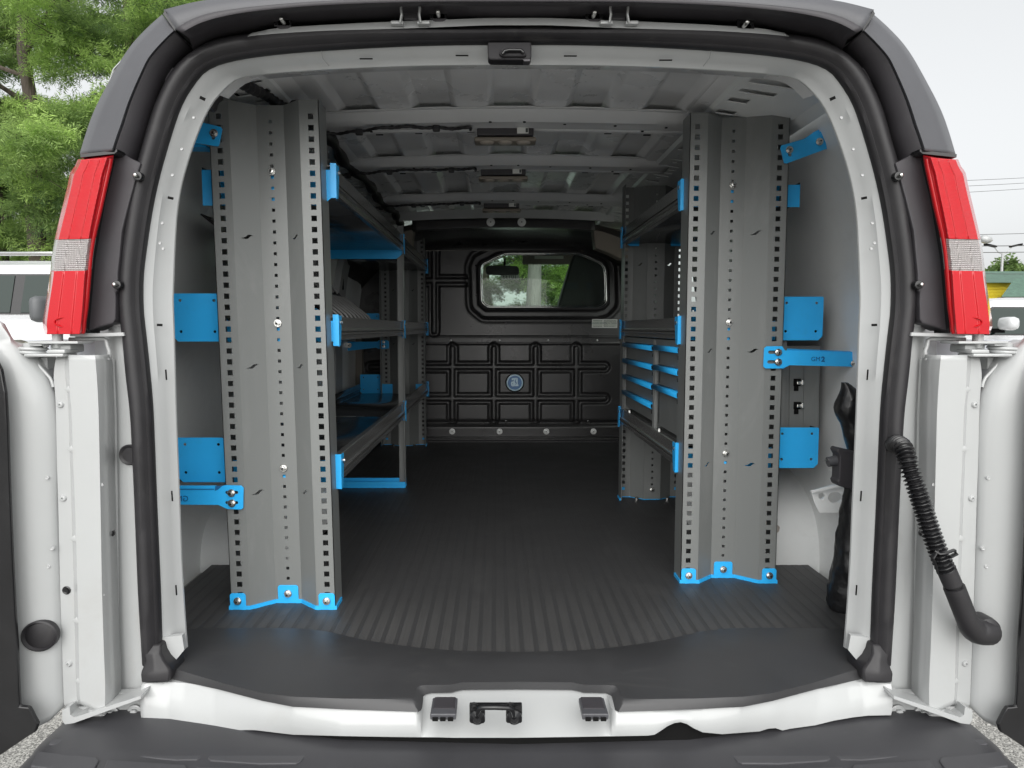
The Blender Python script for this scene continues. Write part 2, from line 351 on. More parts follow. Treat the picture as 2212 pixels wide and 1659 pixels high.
def tree(loc, h, cr, clear, trunk_r, label, seed, group, n_spray=5200, spray=0.2, nleaf=12, leaf=(0.085, 0.013), lm=None, bark=None, nclump=90, lean=(0, 0), cat='tree', flat=0.35):
    lm = lm or LEAF; bark = bark or BARK; r = random.Random(seed)
    t = node('leafy_tree', loc, label, cat, group); x, y, z = loc
    top = Vector((x + lean[0], y + lean[1], z + h))
    b = MB(); path = [Vector((x, y, z - 0.1)).lerp(top, k / 8) + Vector((r.uniform(-1, 1), r.uniform(-1, 1), 0)) * 0.06 * h * 0.15 * (k > 0) for k in range(9)]
    b.tube(path, [trunk_r * (1.15 - 0.95 * k / 8) for k in range(9)], 12)
    cs, rs = [], []
    nb = 16
    for i in range(nb):
        zz = clear + (h * 0.95 - clear) * (i + 0.5) / nb
        f = zz / h; a = r.uniform(0, 2 * math.pi); prof = math.sin(math.pi * min(1, max(0.08, (zz - clear * 0.6) / (h * 1.05 - clear * 0.6)))) ** 0.6
        R = cr * prof * r.uniform(0.75, 1.1); o = Vector((x, y, z)).lerp(top, f)
        e = o + Vector((math.cos(a) * R, math.sin(a) * R, R * 0.22 + r.uniform(-.3, .1)))
        mid = o.lerp(e, 0.5) + Vector((0, 0, 0.12 * R))
        b.tube([o, mid, e], [trunk_r * (0.36 - 0.2 * f), trunk_r * (0.24 - .12 * f), trunk_r * 0.06], 6)
        for k in range(3):
            q = o.lerp(e, r.uniform(0.4, 0.9)); a2 = a + r.uniform(-1, 1)
            e2 = q + Vector((math.cos(a2), math.sin(a2), r.uniform(-.1, .25))) * R * 0.4
            b.tube([q, e2], [trunk_r * 0.08, trunk_r * 0.02], 5)
        for k in range(max(2, nclump // nb)):
            q = o.lerp(e, r.uniform(0.35, 1.05)) + Vector((r.gauss(0, .3), r.gauss(0, .3), r.gauss(0, .14))) * cr * 0.45
            cs.append(tuple(q)); s = cr * r.uniform(0.09, 0.20); rs.append((s, s, s * flat))
    b.build('trunk', bark, t, 40)
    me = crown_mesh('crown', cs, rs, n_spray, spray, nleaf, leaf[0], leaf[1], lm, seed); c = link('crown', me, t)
    c['kind'] = 'stuff'
    return t
G1 = 'feathery green trees beyond the left tail lamp'
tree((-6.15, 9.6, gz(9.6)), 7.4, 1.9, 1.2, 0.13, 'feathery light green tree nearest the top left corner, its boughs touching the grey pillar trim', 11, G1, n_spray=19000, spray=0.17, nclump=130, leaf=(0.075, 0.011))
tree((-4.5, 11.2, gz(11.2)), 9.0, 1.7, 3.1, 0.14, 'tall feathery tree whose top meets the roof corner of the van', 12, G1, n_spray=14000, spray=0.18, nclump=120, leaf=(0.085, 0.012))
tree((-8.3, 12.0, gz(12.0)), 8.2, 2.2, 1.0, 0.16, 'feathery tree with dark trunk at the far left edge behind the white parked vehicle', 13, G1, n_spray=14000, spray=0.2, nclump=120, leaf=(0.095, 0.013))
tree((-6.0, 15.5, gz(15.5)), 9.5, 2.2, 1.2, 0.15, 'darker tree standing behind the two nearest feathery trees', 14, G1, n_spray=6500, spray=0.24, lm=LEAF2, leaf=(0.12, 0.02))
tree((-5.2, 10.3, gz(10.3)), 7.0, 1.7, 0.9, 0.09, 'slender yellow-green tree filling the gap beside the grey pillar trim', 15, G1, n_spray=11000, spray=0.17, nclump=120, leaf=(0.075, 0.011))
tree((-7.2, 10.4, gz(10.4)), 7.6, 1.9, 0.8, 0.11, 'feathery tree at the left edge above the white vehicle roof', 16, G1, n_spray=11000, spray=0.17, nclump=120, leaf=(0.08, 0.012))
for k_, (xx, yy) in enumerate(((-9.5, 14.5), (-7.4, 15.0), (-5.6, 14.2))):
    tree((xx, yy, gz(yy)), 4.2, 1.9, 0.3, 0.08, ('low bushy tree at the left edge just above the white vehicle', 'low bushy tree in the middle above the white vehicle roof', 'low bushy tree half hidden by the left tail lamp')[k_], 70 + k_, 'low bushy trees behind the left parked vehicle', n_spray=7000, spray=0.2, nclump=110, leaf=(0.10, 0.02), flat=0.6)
G2 = 'trees seen through the partition window'
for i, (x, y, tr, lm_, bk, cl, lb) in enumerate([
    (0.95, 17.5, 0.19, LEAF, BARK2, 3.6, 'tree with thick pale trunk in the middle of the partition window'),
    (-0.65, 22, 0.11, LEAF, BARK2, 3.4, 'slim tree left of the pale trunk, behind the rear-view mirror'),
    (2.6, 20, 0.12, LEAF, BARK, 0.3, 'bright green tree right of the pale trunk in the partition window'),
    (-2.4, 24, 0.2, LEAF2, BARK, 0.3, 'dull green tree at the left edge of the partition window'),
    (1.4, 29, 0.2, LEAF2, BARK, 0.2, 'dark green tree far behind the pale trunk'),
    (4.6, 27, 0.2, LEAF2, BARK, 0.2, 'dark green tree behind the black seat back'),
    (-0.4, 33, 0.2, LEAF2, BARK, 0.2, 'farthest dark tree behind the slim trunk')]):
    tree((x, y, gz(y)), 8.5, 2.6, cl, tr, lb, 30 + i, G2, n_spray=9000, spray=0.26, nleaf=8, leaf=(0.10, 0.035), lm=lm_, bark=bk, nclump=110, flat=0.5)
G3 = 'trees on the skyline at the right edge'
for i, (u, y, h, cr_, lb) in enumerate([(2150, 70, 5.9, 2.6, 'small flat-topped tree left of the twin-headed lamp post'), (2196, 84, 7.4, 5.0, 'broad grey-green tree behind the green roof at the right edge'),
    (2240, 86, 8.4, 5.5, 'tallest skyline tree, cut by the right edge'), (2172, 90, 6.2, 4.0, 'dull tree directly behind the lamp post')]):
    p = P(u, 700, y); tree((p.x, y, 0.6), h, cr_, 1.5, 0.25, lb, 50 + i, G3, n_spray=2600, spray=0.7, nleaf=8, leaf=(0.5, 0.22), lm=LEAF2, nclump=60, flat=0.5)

# ---------------------------------------------------------------- building, poles, wires on the right
ROOFG = mat('green_shingle', (0.085, 0.15, 0.115), 0.85, bump=0.6, bscale=9, bdist=0.05, var=0.25, vscale=3)
YEL = mat('yellow_siding', (0.72, 0.56, 0.03), 0.6, bump=0.1, bscale=3)
bx = P(2130, 640, 44).x
B = node('roadside_building', (bx + 6, 44, 0.6), 'yellow building under a green shingle roof beyond the right tail lamp', 'building')
def q(u, v, y): return P(u, v, y)
b = MB(); zt = q(2160, 610, 44).z
b.box((bx + 6, 48, (zt + 0.6) / 2), (22, 8, zt - 0.6)); b.build('wall', YEL, B)
for k in range(9):
    MB().box((bx + 6, 43.985, zt - 0.14 - 0.2 * k), (22, 0.03, 0.185), bev=0.01).build('siding_board', YEL, B)
zr = q(2160, 586, 48).z
b = MB(); b.prism([(bx - 6, 43.4, zt - .05), (bx - 6, 48, zr), (bx - 6, 52.6, zt - .05)], (24, 0, 0)); b.build('roof', ROOFG, B)
x0b = q(2166, 641, 44.5).x; x0, x1, x2 = q(2163, 641, 40.5).x, q(2205, 600, 42).x, q(2290, 641, 40.5).x
zg, zh = q(2163, 641, 40.5).z, q(2205, 600, 42).z
b = MB(); b.add([(x0, 40.5, zg), (x2, 40.5, zg), (x2, 44.5, zg), (x0b, 44.5, zg), (x1, 42.5, zh), (x2, 42.5, zh)], [(0, 1, 5, 4), (3, 4, 5, 2), (0, 4, 3), (0, 3, 2, 1), (1, 2, 5)]); b.build('porch_roof', ROOFG, B)
MB().box(((x0 + x2) / 2 + .2, 41.2, zg - 0.09), (x2 - x0 - .2, 0.12, 0.16)).build('fascia_board', mat('brown_fascia', (0.16, 0.09, 0.05), 0.7), B)
for k in range(4): MB().box((x0 + 0.6 + 1.4 * k, 41.2, (zg + 0.43) / 2), (0.12, 0.12, zg - 0.77)).build('porch_post', YEL, B)
POLE = mat('galvanised_pole', (0.42, 0.43, 0.43), 0.5, metal=0.3)
def lamp_post(u, vtop, y, heads, lb):
    p = P(u, vtop, y); t = node('street_lamp', (p.x, y, 0.6), lb, 'street lamp', 'street lamps beyond the right tail lamp')
    MB().tube([(p.x, y, 0.6), (p.x, y, p.z)], [0.14, 0.09], 10).build('pole', POLE, t, 40)
    for s in heads:
        MB().tube([(p.x, y, p.z - .1), (p.x + s * .35, y, p.z + .02), (p.x + s * .8, y, p.z + .55)], 0.045, 8).build('arm', POLE, t, 40)
        M = Matrix.Translation((p.x + s * 1.1, y, p.z + .62)) @ Matrix.Rotation(rad(12) * -s, 4, 'Y')
        MB().box((0, 0, 0), (1.0, 0.4, 0.16), bev=0.05, M=M).build('lamp_head', DARK, t, 40)
lamp_post(2166, 546, 62, (-1, 1), 'twin-headed lamp post rising above the green roof')
p = P(2094, 545, 40); t = node('street_lamp', (p.x, 40, 0.6), 'street lamp on a slanting arm just right of the tail lamp lens', 'street lamp', 'street lamps beyond the right tail lamp')
MB().tube([(p.x, 40, .6), (p.x, 40, p.z + .8)], [.16, .11], 10).build('pole', BARK, t, 40)
pe = P(2118, 517, 40); MB().tube([(p.x, 40, p.z), tuple(pe)], 0.04, 8).build('arm', POLE, t, 40)
MB().lathe([(0.05, -.3), (.2, -.2), (.24, 0.05), (.16, .3), (.04, .42)], tuple(pe + Vector((.25, 0, 0))), (1, 0, -.12), 14).build('lamp_head', POLE, t, 50)
WIRE = mat('wire', (0.05, 0.05, 0.05), 0.6)
for k, (ua, va, ub, vb, y, r_, lb) in enumerate([(2030, 382.5, 2260, 373, 38, .012, 'topmost thin overhead wire of the upper three'), (2030, 395, 2260, 384, 38, .012, 'middle thin overhead wire of the upper three'),
    (2030, 409, 2260, 396, 38, .012, 'lowest thin overhead wire of the upper three'), (2030, 498, 2260, 494, 36, .015, 'overhead wire halfway down, above the lamp heads'),
    (2030, 521.5, 2260, 521, 36, .022, 'thick overhead wire passing the slanting lamp arm'), (2030, 535.5, 2260, 535, 36, .02, 'overhead wire passing the twin lamp heads'),
    (2030, 580, 2260, 583, 36, .014, 'lowest overhead wire, just above the green roof')]):
    a = P(ua, va, y); b_ = P(ub, vb, y + 6)
    a = a + (a - b_) * 1.2; e_ = b_ + (b_ - a) * 0.6
    pts = [a.lerp(e_, i / 16) - Vector((0, 0, 0.25 * (1 - (2 * i / 16 - 1) ** 2))) for i in range(17)]
    tag(MB().tube(pts, r_, 6).build('overhead_wire', WIRE), lb, 'power line', 'overhead wires on the right')
# ================================================================= parked vehicles
CARW = mat('car_white', (0.56, 0.57, 0.58), 0.22, coat=0.8)
TYRE = mat('tyre', (0.02, 0.02, 0.02), 0.8); RIM = mat('rim', (0.45, 0.46, 0.47), 0.3, metal=0.9)
CHROME = mat('chrome', (0.75, 0.75, 0.75), 0.1, metal=1)
GREYP = mat('grey_mirror_plastic', (0.10, 0.105, 0.11), 0.5)
def vehicle(name, loc, rz, label, cat, prof, belt, roofz, glass_x, wid=1.9, wheel_x=(0.95, 4.0), wr=0.37, mirror_m=None, rails=False, mirror_x=1.55, mdz=0.0, group=None, dark_trim=True):
    """prof: (x, z) lower-body side outline to the belt line; glass_x: (bottom front, top front, top rear, bottom rear)"""
    t = node(name, loc, label, cat, group); t.rotation_euler = (0, 0, rz)
    M = Matrix.Translation(loc) @ Matrix.Rotation(rz, 4, 'Z')
    def T(p): return M @ Vector(p)
    W = wid / 2
    b = MB(); rows = []
    for yy, ins in ((-W, 0.05), (-W + 0.05, 0.0), (0, 0), (W - 0.05, 0.0), (W, 0.05)):
        rows.append([T((x, yy, z - (ins if z > belt - .2 else 0))) for x, z in prof])
    b.loft(rows, True, 0, True); b.build('body', CARW, t, 50, bevel=0.07)
    a0, a1, a2, a3 = glass_x; iw = W - 0.2
    def xs(z): f = (z - belt) / (roofz - belt); return a0 + (a1 - a0) * f, a3 + (a2 - a3) * f, W - 0.06 + (iw - W + 0.06) * f
    b = MB(); rings = []
    for k in range(7):
        f = k / 6; z = belt - 0.02 + (roofz - belt + 0.02) * (1 - (1 - f) ** 1.7) if k else belt - 0.02
        x0, x1, yw = xs(z); rnd = 0.0 if f < .8 else (f - .8) * 0.9
        rings.append([T(p) for p in ((x0 + rnd, -yw + rnd * .5, z), (x1 - rnd, -yw + rnd * .5, z), (x1 - rnd, yw - rnd * .5, z), (x0 + rnd, yw - rnd * .5, z))])
    b.loft(rings, True, 0, True); b.build('cabin', CARW, t, 50, bevel=0.06)
    # side windows, windscreen, rear window: dark panes with black surrounds standing 4 mm proud
    zb, ztp = belt + 0.05, roofz - 0.13
    def onside(x, z, s, off): _, _, yw = xs(z); return T((x, s * (yw + off), z))
    fx0, _, _ = xs(zb); fx1, rx1, _ = xs(ztp); _, rx0, _ = xs(zb)
    span = (rx0 - fx0); cuts = [0.02, 0.36, 0.66, 0.985]
    for s in (-1, 1):
        for i in range(3):
            c0, c1 = cuts[i] + 0.012, cuts[i + 1] - 0.012
            lo0, lo1 = fx0 + .1 + (span - .16) * c0, fx0 + .1 + (span - .16) * c1
            hi0, hi1 = max(lo0, fx1 + .12), min(lo1, rx1 - .1)
            if i == 0: hi0 = fx1 + .16
            if i == 2: hi1 = rx1 - .12
            pts = [onside(lo0, zb, s, .004), onside(lo1, zb, s, .004), onside(hi1, ztp, s, .004), onside(hi0, ztp, s, .004)]
            cen = sum(pts, Vector()) / 4; big = [cen + (p - cen) * 1.06 + (p - cen).normalized() * 0.015 for p in pts]
            nrm = (M.to_3x3() @ Vector((0, s, 0)))
            w_ = MB().prism(big, nrm * 0.004).build('window', GLOSSB, t)
            MB().prism([p + nrm * .006 for p in pts], nrm * 0.004).build('pane', CARGLASS, w_)
        mx = mirror_x
        mm = mirror_m or CARW
        yw = xs(zb)[2]
        mo = MB().box((0, 0, 0), (0.10, 0.26, 0.2) if mm is GREYP else (0.13, 0.24, 0.15), bev=0.05, M=M @ Matrix.Translation((mx, s * (yw + 0.24), zb + 0.12 + mdz))).build('wing_mirror', mm, t, 50)
        MB().box((0, 0, 0), (0.05, 0.2, 0.05), M=M @ Matrix.Translation((mx, s * (yw + 0.06), zb + 0.04))).build('mirror_arm', DARK, mo)
        for i, (hx) in enumerate((fx0 + .1 + (span - .16) * .30, fx0 + .1 + (span - .16) * .60)):
            MB().box((0, 0, 0), (0.2, 0.04, 0.035), bev=.01, M=M @ Matrix.Translation((hx + .05, s * (W - .0), belt - .13))).build('door_handle', mm, t)
        if rails:
            MB().tube([T((a1 + .2, s * (iw - .08), roofz - .01)), T((a1 + .3, s * (iw - .08), roofz + .06)), T((a2 - .3, s * (iw - .08), roofz + .06)), T((a2 - .2, s * (iw - .08), roofz - .01))], .018, 8).build('roof_rail', CHROME, t, 40)
        for wx in wheel_x:
            c = T((wx, s * (W - 0.13), wr)); ax = M.to_3x3() @ Vector((0, s, 0))
            wo_ = MB().lathe([(wr * .62, -.1), (wr * .96, -.1), (wr, -.07), (wr, .07), (wr * .96, .1), (wr * .62, .1)], c, ax, 28).build('wheel', TYRE, t, 30)
            MB().lathe([(wr * .62, -.08), (wr * .62, .09), (wr * .55, .09), (wr * .5, .06), (wr * .15, .08), (.02, .085)], c, ax, 20).build('rim', RIM, wo_, 30)
    for nm, (xa, za, xb, zb2) in (('windscreen', (fx0 - .0, zb, fx1 + .02, ztp)), ('rear_window', (rx0, zb, rx1, ztp))):
        sg = -1 if nm == 'windscreen' else 1
        pts = [T((xa + sg * .012, -W + .22, za)), T((xa + sg * .012, W - .22, za)), T((xb + sg * .012, iw - .12, zb2)), T((xb + sg * .012, -iw + .12, zb2))]
        MB().prism(pts, (M.to_3x3() @ Vector((sg * .006, 0, .003)))).build(nm, CARGLASS, t)
    return t
SUVP = [(0.05, 0.35), (0.0, 0.75), (0.12, 1.08), (1.25, 1.31), (4.9, 1.31), (5.05, 0.9), (5.05, 0.4), (4.5, 0.3), (0.5, 0.3)]
p = P(20, 650, 7.0)
vehicle('parked_suv', (p.x - 1.70, 6.6, gz(6.6) - .05), rad(0), 'white sport utility vehicle with roof rails behind the left tail lamp', 'car', SUVP, 1.31, 1.79, (1.15, 1.9, 4.7, 5.0), mirror_m=GREYP, rails=True, mirror_x=P(80, 678, 5.4).x - p.x + 1.70, mdz=-.10, wheel_x=(0.95, 4.05))
SEDP = [(0.05, 0.3), (0.0, 0.62), (0.15, 0.82), (1.3, 1.0), (4.4, 1.02), (4.62, 0.85), (4.65, 0.4), (4.2, 0.25), (0.5, 0.25)]
p = P(2150, 700, 8.2)
vehicle('parked_car', (p.x - 1.72, 9.1, gz(9.1) - .17), 0, 'white crossover car seen just right of the right tail lamp', 'car', [(x, z + .08) for x, z in SEDP], 1.08, 1.56, (1.1, 1.85, 3.7, 4.5), wid=1.8, mirror_x=1.75)
p = P(1110, 640, 11.5)
vehicle('parked_car', (p.x - 4.45, 11.0, gz(11.0) - .40), 0, 'white car facing the van, glimpsed low through the partition window', 'car', [(x, z + .14) for x, z in SEDP], 1.14, 1.62, (1.1, 1.85, 3.7, 4.5), wid=1.8)
# ================================================================= the van
VAN = node('cargo_van', (0, 3.6, 0), 'white cargo van with both rear doors swung open', 'van')
YR = 1.46   # plane of the door seal
IN_L = [(1115, 134), (1000, 134), (880, 136), (710, 143), (567, 153), (507, 163), (467, 197), (443, 230), (423, 273), (400, 337), (383, 400), (373, 467), (368, 553), (366, 610), (365, 653), (368, 740), (372, 886), (377, 1020), (381, 1120), (384, 1206), (389, 1296), (394, 1370), (397, 1406)]
OUT_L = [(1115, 92), (1000, 92), (880, 95), (737, 102), (600, 112), (500, 127), (443, 150), (410, 187), (383, 233), (360, 300), (337, 383), (320, 467), (308, 553), (303, 600), (302, 640), (304, 690), (310, 740), (318, 810), (325, 886), (330, 986), (335, 1100), (343, 1273), (347, 1389), (352, 1425)]
SEA_L = [(1115, 68), (1000, 70), (880, 68), (737, 66), (600, 74), (550, 78), (467, 90), (417, 117), (383, 147), (360, 187), (340, 233), (320, 300), (300, 367), (287, 417), (277, 483), (268, 553), (265, 603), (264, 653), (271, 720), (278, 803), (287, 886), (292, 986), (296, 1086), (303, 1273), (310, 1389), (312, 1432)]
NS = 90
def full(pts, y, n=NS, dy=None):
    L = [P(u, v, y if dy is None else y + dy(v)) for u, v in spline(pts, n)]
    for q_ in L[:1]: q_.x = 0
    R = mir(L[1:])
    return L[::-1] + R           # left foot -> over the top -> right foot
inn, outp, sea = full(IN_L, 1.50), full(OUT_L, 1.475), full(SEA_L, 1.465)
def mixr(a, b, t, dy=0.0): return [p.lerp(q_, t) + Vector((0, dy, 0)) for p, q_ in zip(a, b)]
b = MB()
b.loft([mixr(outp, inn, -0.35, .012), mixr(outp, inn, 0.0, .0), mixr(outp, inn, 0.42, .002), mixr(outp, inn, 0.58, .012), mixr(outp, inn, 1.0, .016), mixr(outp, inn, 1.02, .020), mixr(outp, inn, 0.5, .026), mixr(outp, inn, -.3, .05), mixr(outp, inn, -1.3, .12)])
FL = b.build('opening_flange', WHITE, VAN, 28)
for s in (-1, 1): MB().prism(side([P(u, v, 1.4765) for u, v in ((346, 1378), (393, 1372), (398, 1404), (368, 1440), (352, 1424))], s), (0, .012, 0)).build('flange_foot', WHITE, VAN)
# slots and dimples in the flange
for s in (-1, 1):
    for (u, v, a, ww, hh) in [(438, 213, 25, .011, .006), (369, 428, 12, .011, .005), (342, 702, 2, .011, .005), (356, 810, 88, .022, .0025), (369, 1073, 88, .022, .0025), (378, 1277, 88, .022, .0025)]:
        c = P(u, v, 1.478 if u > 345 or v < 500 else 1.474); c.y -= 0.0
        c = (c if s < 0 else mir([c])[0]); t_ = 0.5
        M = Matrix.Translation(c + Vector((0, -.001 if v < 700 else 0.006, 0))) @ Matrix.Rotation(rad(-a * s), 4, 'Y')
        MB().box((0, 0, 0), (ww, .0022, hh), M=M).build('slot', DARK, VAN)
for (u, v) in [(791, 127), (998, 120), (1232, 121), (1438, 130)]:
    c = P(u, v, 1.4875); MB().box(c, (.026, .004, .0014)).build('slot', DARK, VAN)
for s in (-1, 1):
    for (u, v) in [(418, 254), (392, 322), (350, 482), (345, 525), (352, 537), (372, 378)]:
        c = P(u, v, 1.475); c = c if s < 0 else mir([c])[0]
        MB().lathe([(.0030, .002), (.0030, -.0004), (.0022, -.0009), (.0012, -.0004), (.0005, -.0004)], c + Vector((0, .001, 0)), (0, 1, 0), 12).build('rivet', WHITE, VAN, 50)
# the weather seal
half = [(s_ - o).length / 2 for s_, o in zip(sea, outp)]
cen = mixr(sea, outp, 0.5)
b = MB(); rows = []
nC = len(cen)
for i, c in enumerate(cen):
    t_ = (cen[min(i + 1, nC - 1)] - cen[max(i - 1, 0)]).normalized(); a_ = t_.cross(Vector((0, 1, 0))).normalized(); h_ = half[i] + .002
    prof = [(-1, .012), (-1.02, -.004), (-.85, -.016), (-.45, -.024), (.05, -.025), (.5, -.019), (.62, -.012), (.70, -.011), (.78, -.013), (1.0, -.009), (1.08, .002), (1.0, .012)]
    sg = 1 if (a_.dot((outp[i] - sea[i]).normalized()) > 0) else -1
    rows.append([c + a_ * (sg * k * h_) + Vector((0, dy, 0)) for k, dy in prof])
b.loft(rows, True, 0, True); SEAL = b.build('weather_seal', RUBBER, VAN, 40)
for s in (-1, 1):
    b = MB()
    r0 = [P(u, v, 1.455) for u, v in ((310, 1392), (330, 1392), (347, 1392))]
    b2 = [[(311, 1415, 1.446), (331, 1414, 1.440), (348, 1412, 1.448)], [(313, 1430, 1.443), (333, 1428, 1.437), (355, 1427, 1.446)], [(304, 1452, 1.436), (334, 1447, 1.431), (367, 1445, 1.440)], [(303, 1458, 1.434), (335, 1459, 1.428), (369, 1455, 1.438)], [(305, 1476, 1.434), (336, 1475, 1.428), (366, 1474, 1.438)]]
    rows = [r0] + [[P(*q_) for q_ in r] for r in b2]
    rows = [side(r, s) for r in rows]
    b.loft([r + [p + Vector((0, .07, 0)) for p in r[::-1]] for r in rows], True, 0, True)
    b.build('seal_foot', RUBBER, SEAL, 40, bevel=.004)

# ---- white corner pillar, door hinge recess, lamp housing, trims (built for the left, mirrored for the right)
def pl(pts, y): return [P(q_[0], q_[1], q_[2] if len(q_) > 2 else y) for q_ in pts]
for s in (-1, 1):
    S = lambda pts: side(pts, s)
    # upper white strip beside the seal and the lower pillar panel
    b = MB()
    colA = [(296, 470, 1.478), (283, 520, 1.478), (276, 560, 1.478), (274, 610, 1.478), (276, 690, 1.478), (282, 760, 1.478), (290, 850, 1.478), (298, 960, 1.478), (303, 1090, 1.478), (309, 1270, 1.478), (316, 1400, 1.478), (320, 1500, 1.478)]
    colB = [(281, 470, 1.474), (266, 520, 1.474), (255, 575, 1.474), (250, 625, 1.474), (250, 700, 1.474), (262, 760, 1.474), (272, 850, 1.474), (277, 960, 1.474), (280, 1090, 1.474), (284, 1270, 1.474), (292, 1400, 1.474), (300, 1500, 1.474)]
    colC = [(277, 470, 1.485), (262, 520, 1.485), (249, 575, 1.49), (240, 625, 1.49), (236, 705, 1.49), (240, 760, 1.488), (252, 850, 1.488), (255, 960, 1.488), (256, 1090, 1.488), (258, 1270, 1.488), (262, 1400, 1.488), (268, 1500, 1.488)]
    colD = [(276, 470, 1.52), (258, 520, 1.52), (245, 575, 1.52), (232, 625, 1.52), (228, 705, 1.52), (230, 760, 1.50), (238, 850, 1.492), (238, 960, 1.492), (239, 1090, 1.492), (240, 1270, 1.492), (242, 1400, 1.492), (244, 1500, 1.492)]
    colE = [(270, 470, 1.60), (240, 520, 1.60), (225, 575, 1.60), (200, 625, 1.60), (190, 705, 1.60), (190, 760, 1.60), (190, 850, 1.60), (190, 960, 1.60), (190, 1090, 1.6), (190, 1270, 1.60), (190, 1400, 1.60), (190, 1500, 1.60)]
    cols = [[P(*q_) for q_ in spline(c_, 60)] for c_ in (colA, colB, colC, colD, colE)]
    b.loft([S(c_) for c_ in cols]); b.build('corner_pillar', WHITE, VAN, 50)
    # shelf-like ledge under the lamp
    b = MB(); b.prism(S(pl([(150, 722), (266, 718), (268, 726), (186, 728), (150, 727)], 1.44)), (0, .06, 0)); b.build('drip_ledge', WHITE, VAN, bevel=.003)
    # blue-grey recess behind the hinge, and its raised white border
    HG = mat('recess_paint%s' % ('' if s < 0 else '_b'), (0.50, 0.52, 0.56), 0.4)
    b = MB(); b.prism(S(pl([(20, 735), (262, 731), (262, 800), (235, 880), (20, 880)], 1.56)), (0, .01, 0)); b.build('hinge_recess', HG, VAN)
    b = MB(); b.tube(S(pl([(150, 733), (224, 732), (230, 735), (232, 747), (236, 758), (236, 772), (235, 774)], 1.462)), .0042, 8); b.tube(S(pl([(160, 737), (160, 736)], 1.50)), .003, 6); b.build('recess_lip', WHITE, VAN, 50)
    b = MB(); b.tube(S(pl([(236, 776), (225, 776), (221, 782), (220, 800), (222, 818), (219, 850), (225, 880), (226, 1090), (230, 1140), (231, 1180), (232, 1300), (233, 1420), (232, 1480), (230, 1510), (242, 1517)], 1.452)), .0028, 8)
    b.build('door_edge_lip', WHITE, VAN, 50)
    b = MB(); b.prism(S(pl([(221, 778), (237, 775), (242, 900), (245, 1100), (247, 1300), (248, 1500), (246, 1518), (229, 1510), (232, 1300), (230, 1130), (226, 1080), (224, 880), (220, 800)], 1.456)), (0, .02, 0)); b.build('door_edge_flange', WHITE, VAN, bevel=.002)
    for (u, v) in [(228, 813), (240, 1152), (241, 1490)]:
        c = S(pl([(u, v)], 1.452))[0]
        MB().lathe([(.0075, .004), (.0078, -.002), (.006, -.006), (.003, -.0075), (.0008, -.008)], c, (0, 1, 0), 16).build('grommet', GLOSSB, VAN, 40)
    for (u, v) in [(229, 838), (239, 1466)]:
        c = S(pl([(u, v)], 1.452))[0]
        MB().lathe([(.0075, .0035), (.007, -.001), (.0052, 0), (.004, .003), (.001, .003)], c, (0, 1, 0), 16).build('dimple', WHITE, VAN, 40)
    # ---- rear door: edge panel, inner skin, black trim
    D = None
    dl = 'left rear door, open, white inner side facing out' if s < 0 else 'right rear door, open, white inner side with the cable conduit'
    D = bpy.data.objects.new('rear_door', None); COL.objects.link(D); D.location = S([Vector((-1.0, 1.42, .6))])[0]; adopt(D, VAN); D['label'] = dl
    e0 = [(122, 772), (119, 790), (117, 815), (120, 850), (122, 900), (124, 1000), (127, 1100), (131, 1270), (135, 1400), (139, 1515), (143, 1530)]
    e1 = [(142, 767), (140, 790), (142, 815), (146, 850), (149, 900), (152, 1000), (155, 1100), (160, 1270), (163, 1400), (166, 1500), (172, 1521)]
    e2 = [(150, 767), (150, 790), (151, 815), (152, 850), (156, 900), (159, 1000), (163, 1100), (168, 1270), (171, 1400), (173, 1500), (176, 1521)]
    e3 = [(205, 767), (207, 790), (209, 815), (211, 850), (213, 900), (215, 1000), (217, 1100), (220, 1270), (224, 1400), (227, 1480), (226, 1545)]
    e4 = [(216, 767), (220, 790), (221, 815), (222, 850), (224, 900), (225, 1000), (227, 1100), (232, 1270), (236, 1400), (239, 1470), (239, 1530)]
    rows = [spline(e, 70) for e in (e0, e1, e2, e3, e4)]
    b = MB(); ds = [1.425, 1.425, 1.412, 1.410, 1.425]
    R_ = [S([P(q_[0], q_[1], d) for q_ in r]) for r, d in zip(rows, ds)]
    R_ = [[p + Vector((0, .03, 0)) for p in R_[0]]] + R_ + [[p + Vector((0, .04, 0)) for p in R_[-1]]]
    b.loft(R_); b.build('edge_panel', WHITE, D, 30, solid=.0016)
    # embossed darts on the door edge
    for (u, v, f) in [(152, 842, 1), (157, 971, 1), (163, 1165, 1), (168, 1342, 1), (173, 1472, 1), (212, 1048, -1), (215, 1286, -1)]:
        c = P(u, v, 1.414); b = MB(); k = .011
        pts = [c + Vector(q_) * k for q_ in ((-1.1, 0, 0), (1.0 * 1, 0, 0.05), (0, -.35, .0), (0.1, .3, 1.1), (0.1, .3, -.9))]
        b.add(S(pts), [(0, 2, 3), (2, 1, 3), (0, 4, 2), (2, 4, 1), (0, 3, 1), (0, 1, 4)]); b.build('dart', WHITE, D, 80)
    for (u, v) in [(131, 874), (137, 1076), (149, 1433)]:
        c = S(pl([(u, v)], 1.424))[0]
        MB().lathe([(.0072, .002), (.007, -.001), (.005, -.004), (.0025, -.0045), (.0018, -.001), (.0005, -.001)], c, (0, 1, 0), 16).build('rivet', WHITE, D, 40)
    c = S(pl([(144, 1275)], 1.424))[0]
    if s < 0: MB().lathe([(.0085, .003), (.0088, -.001), (.007, -.002), (.005, -.0012), (.001, -.0012)], c, (0, 1, 0), 18).build('rubber_plug', GLOSSB, D, 40)
    # inner skin (two facets, swelling towards the hinge side)
    i0 = [(-60, 690), (-58, 720), (-46, 760), (-46, 900), (-46, 1100), (-46, 1300), (-46, 1500), (-46, 1620)]
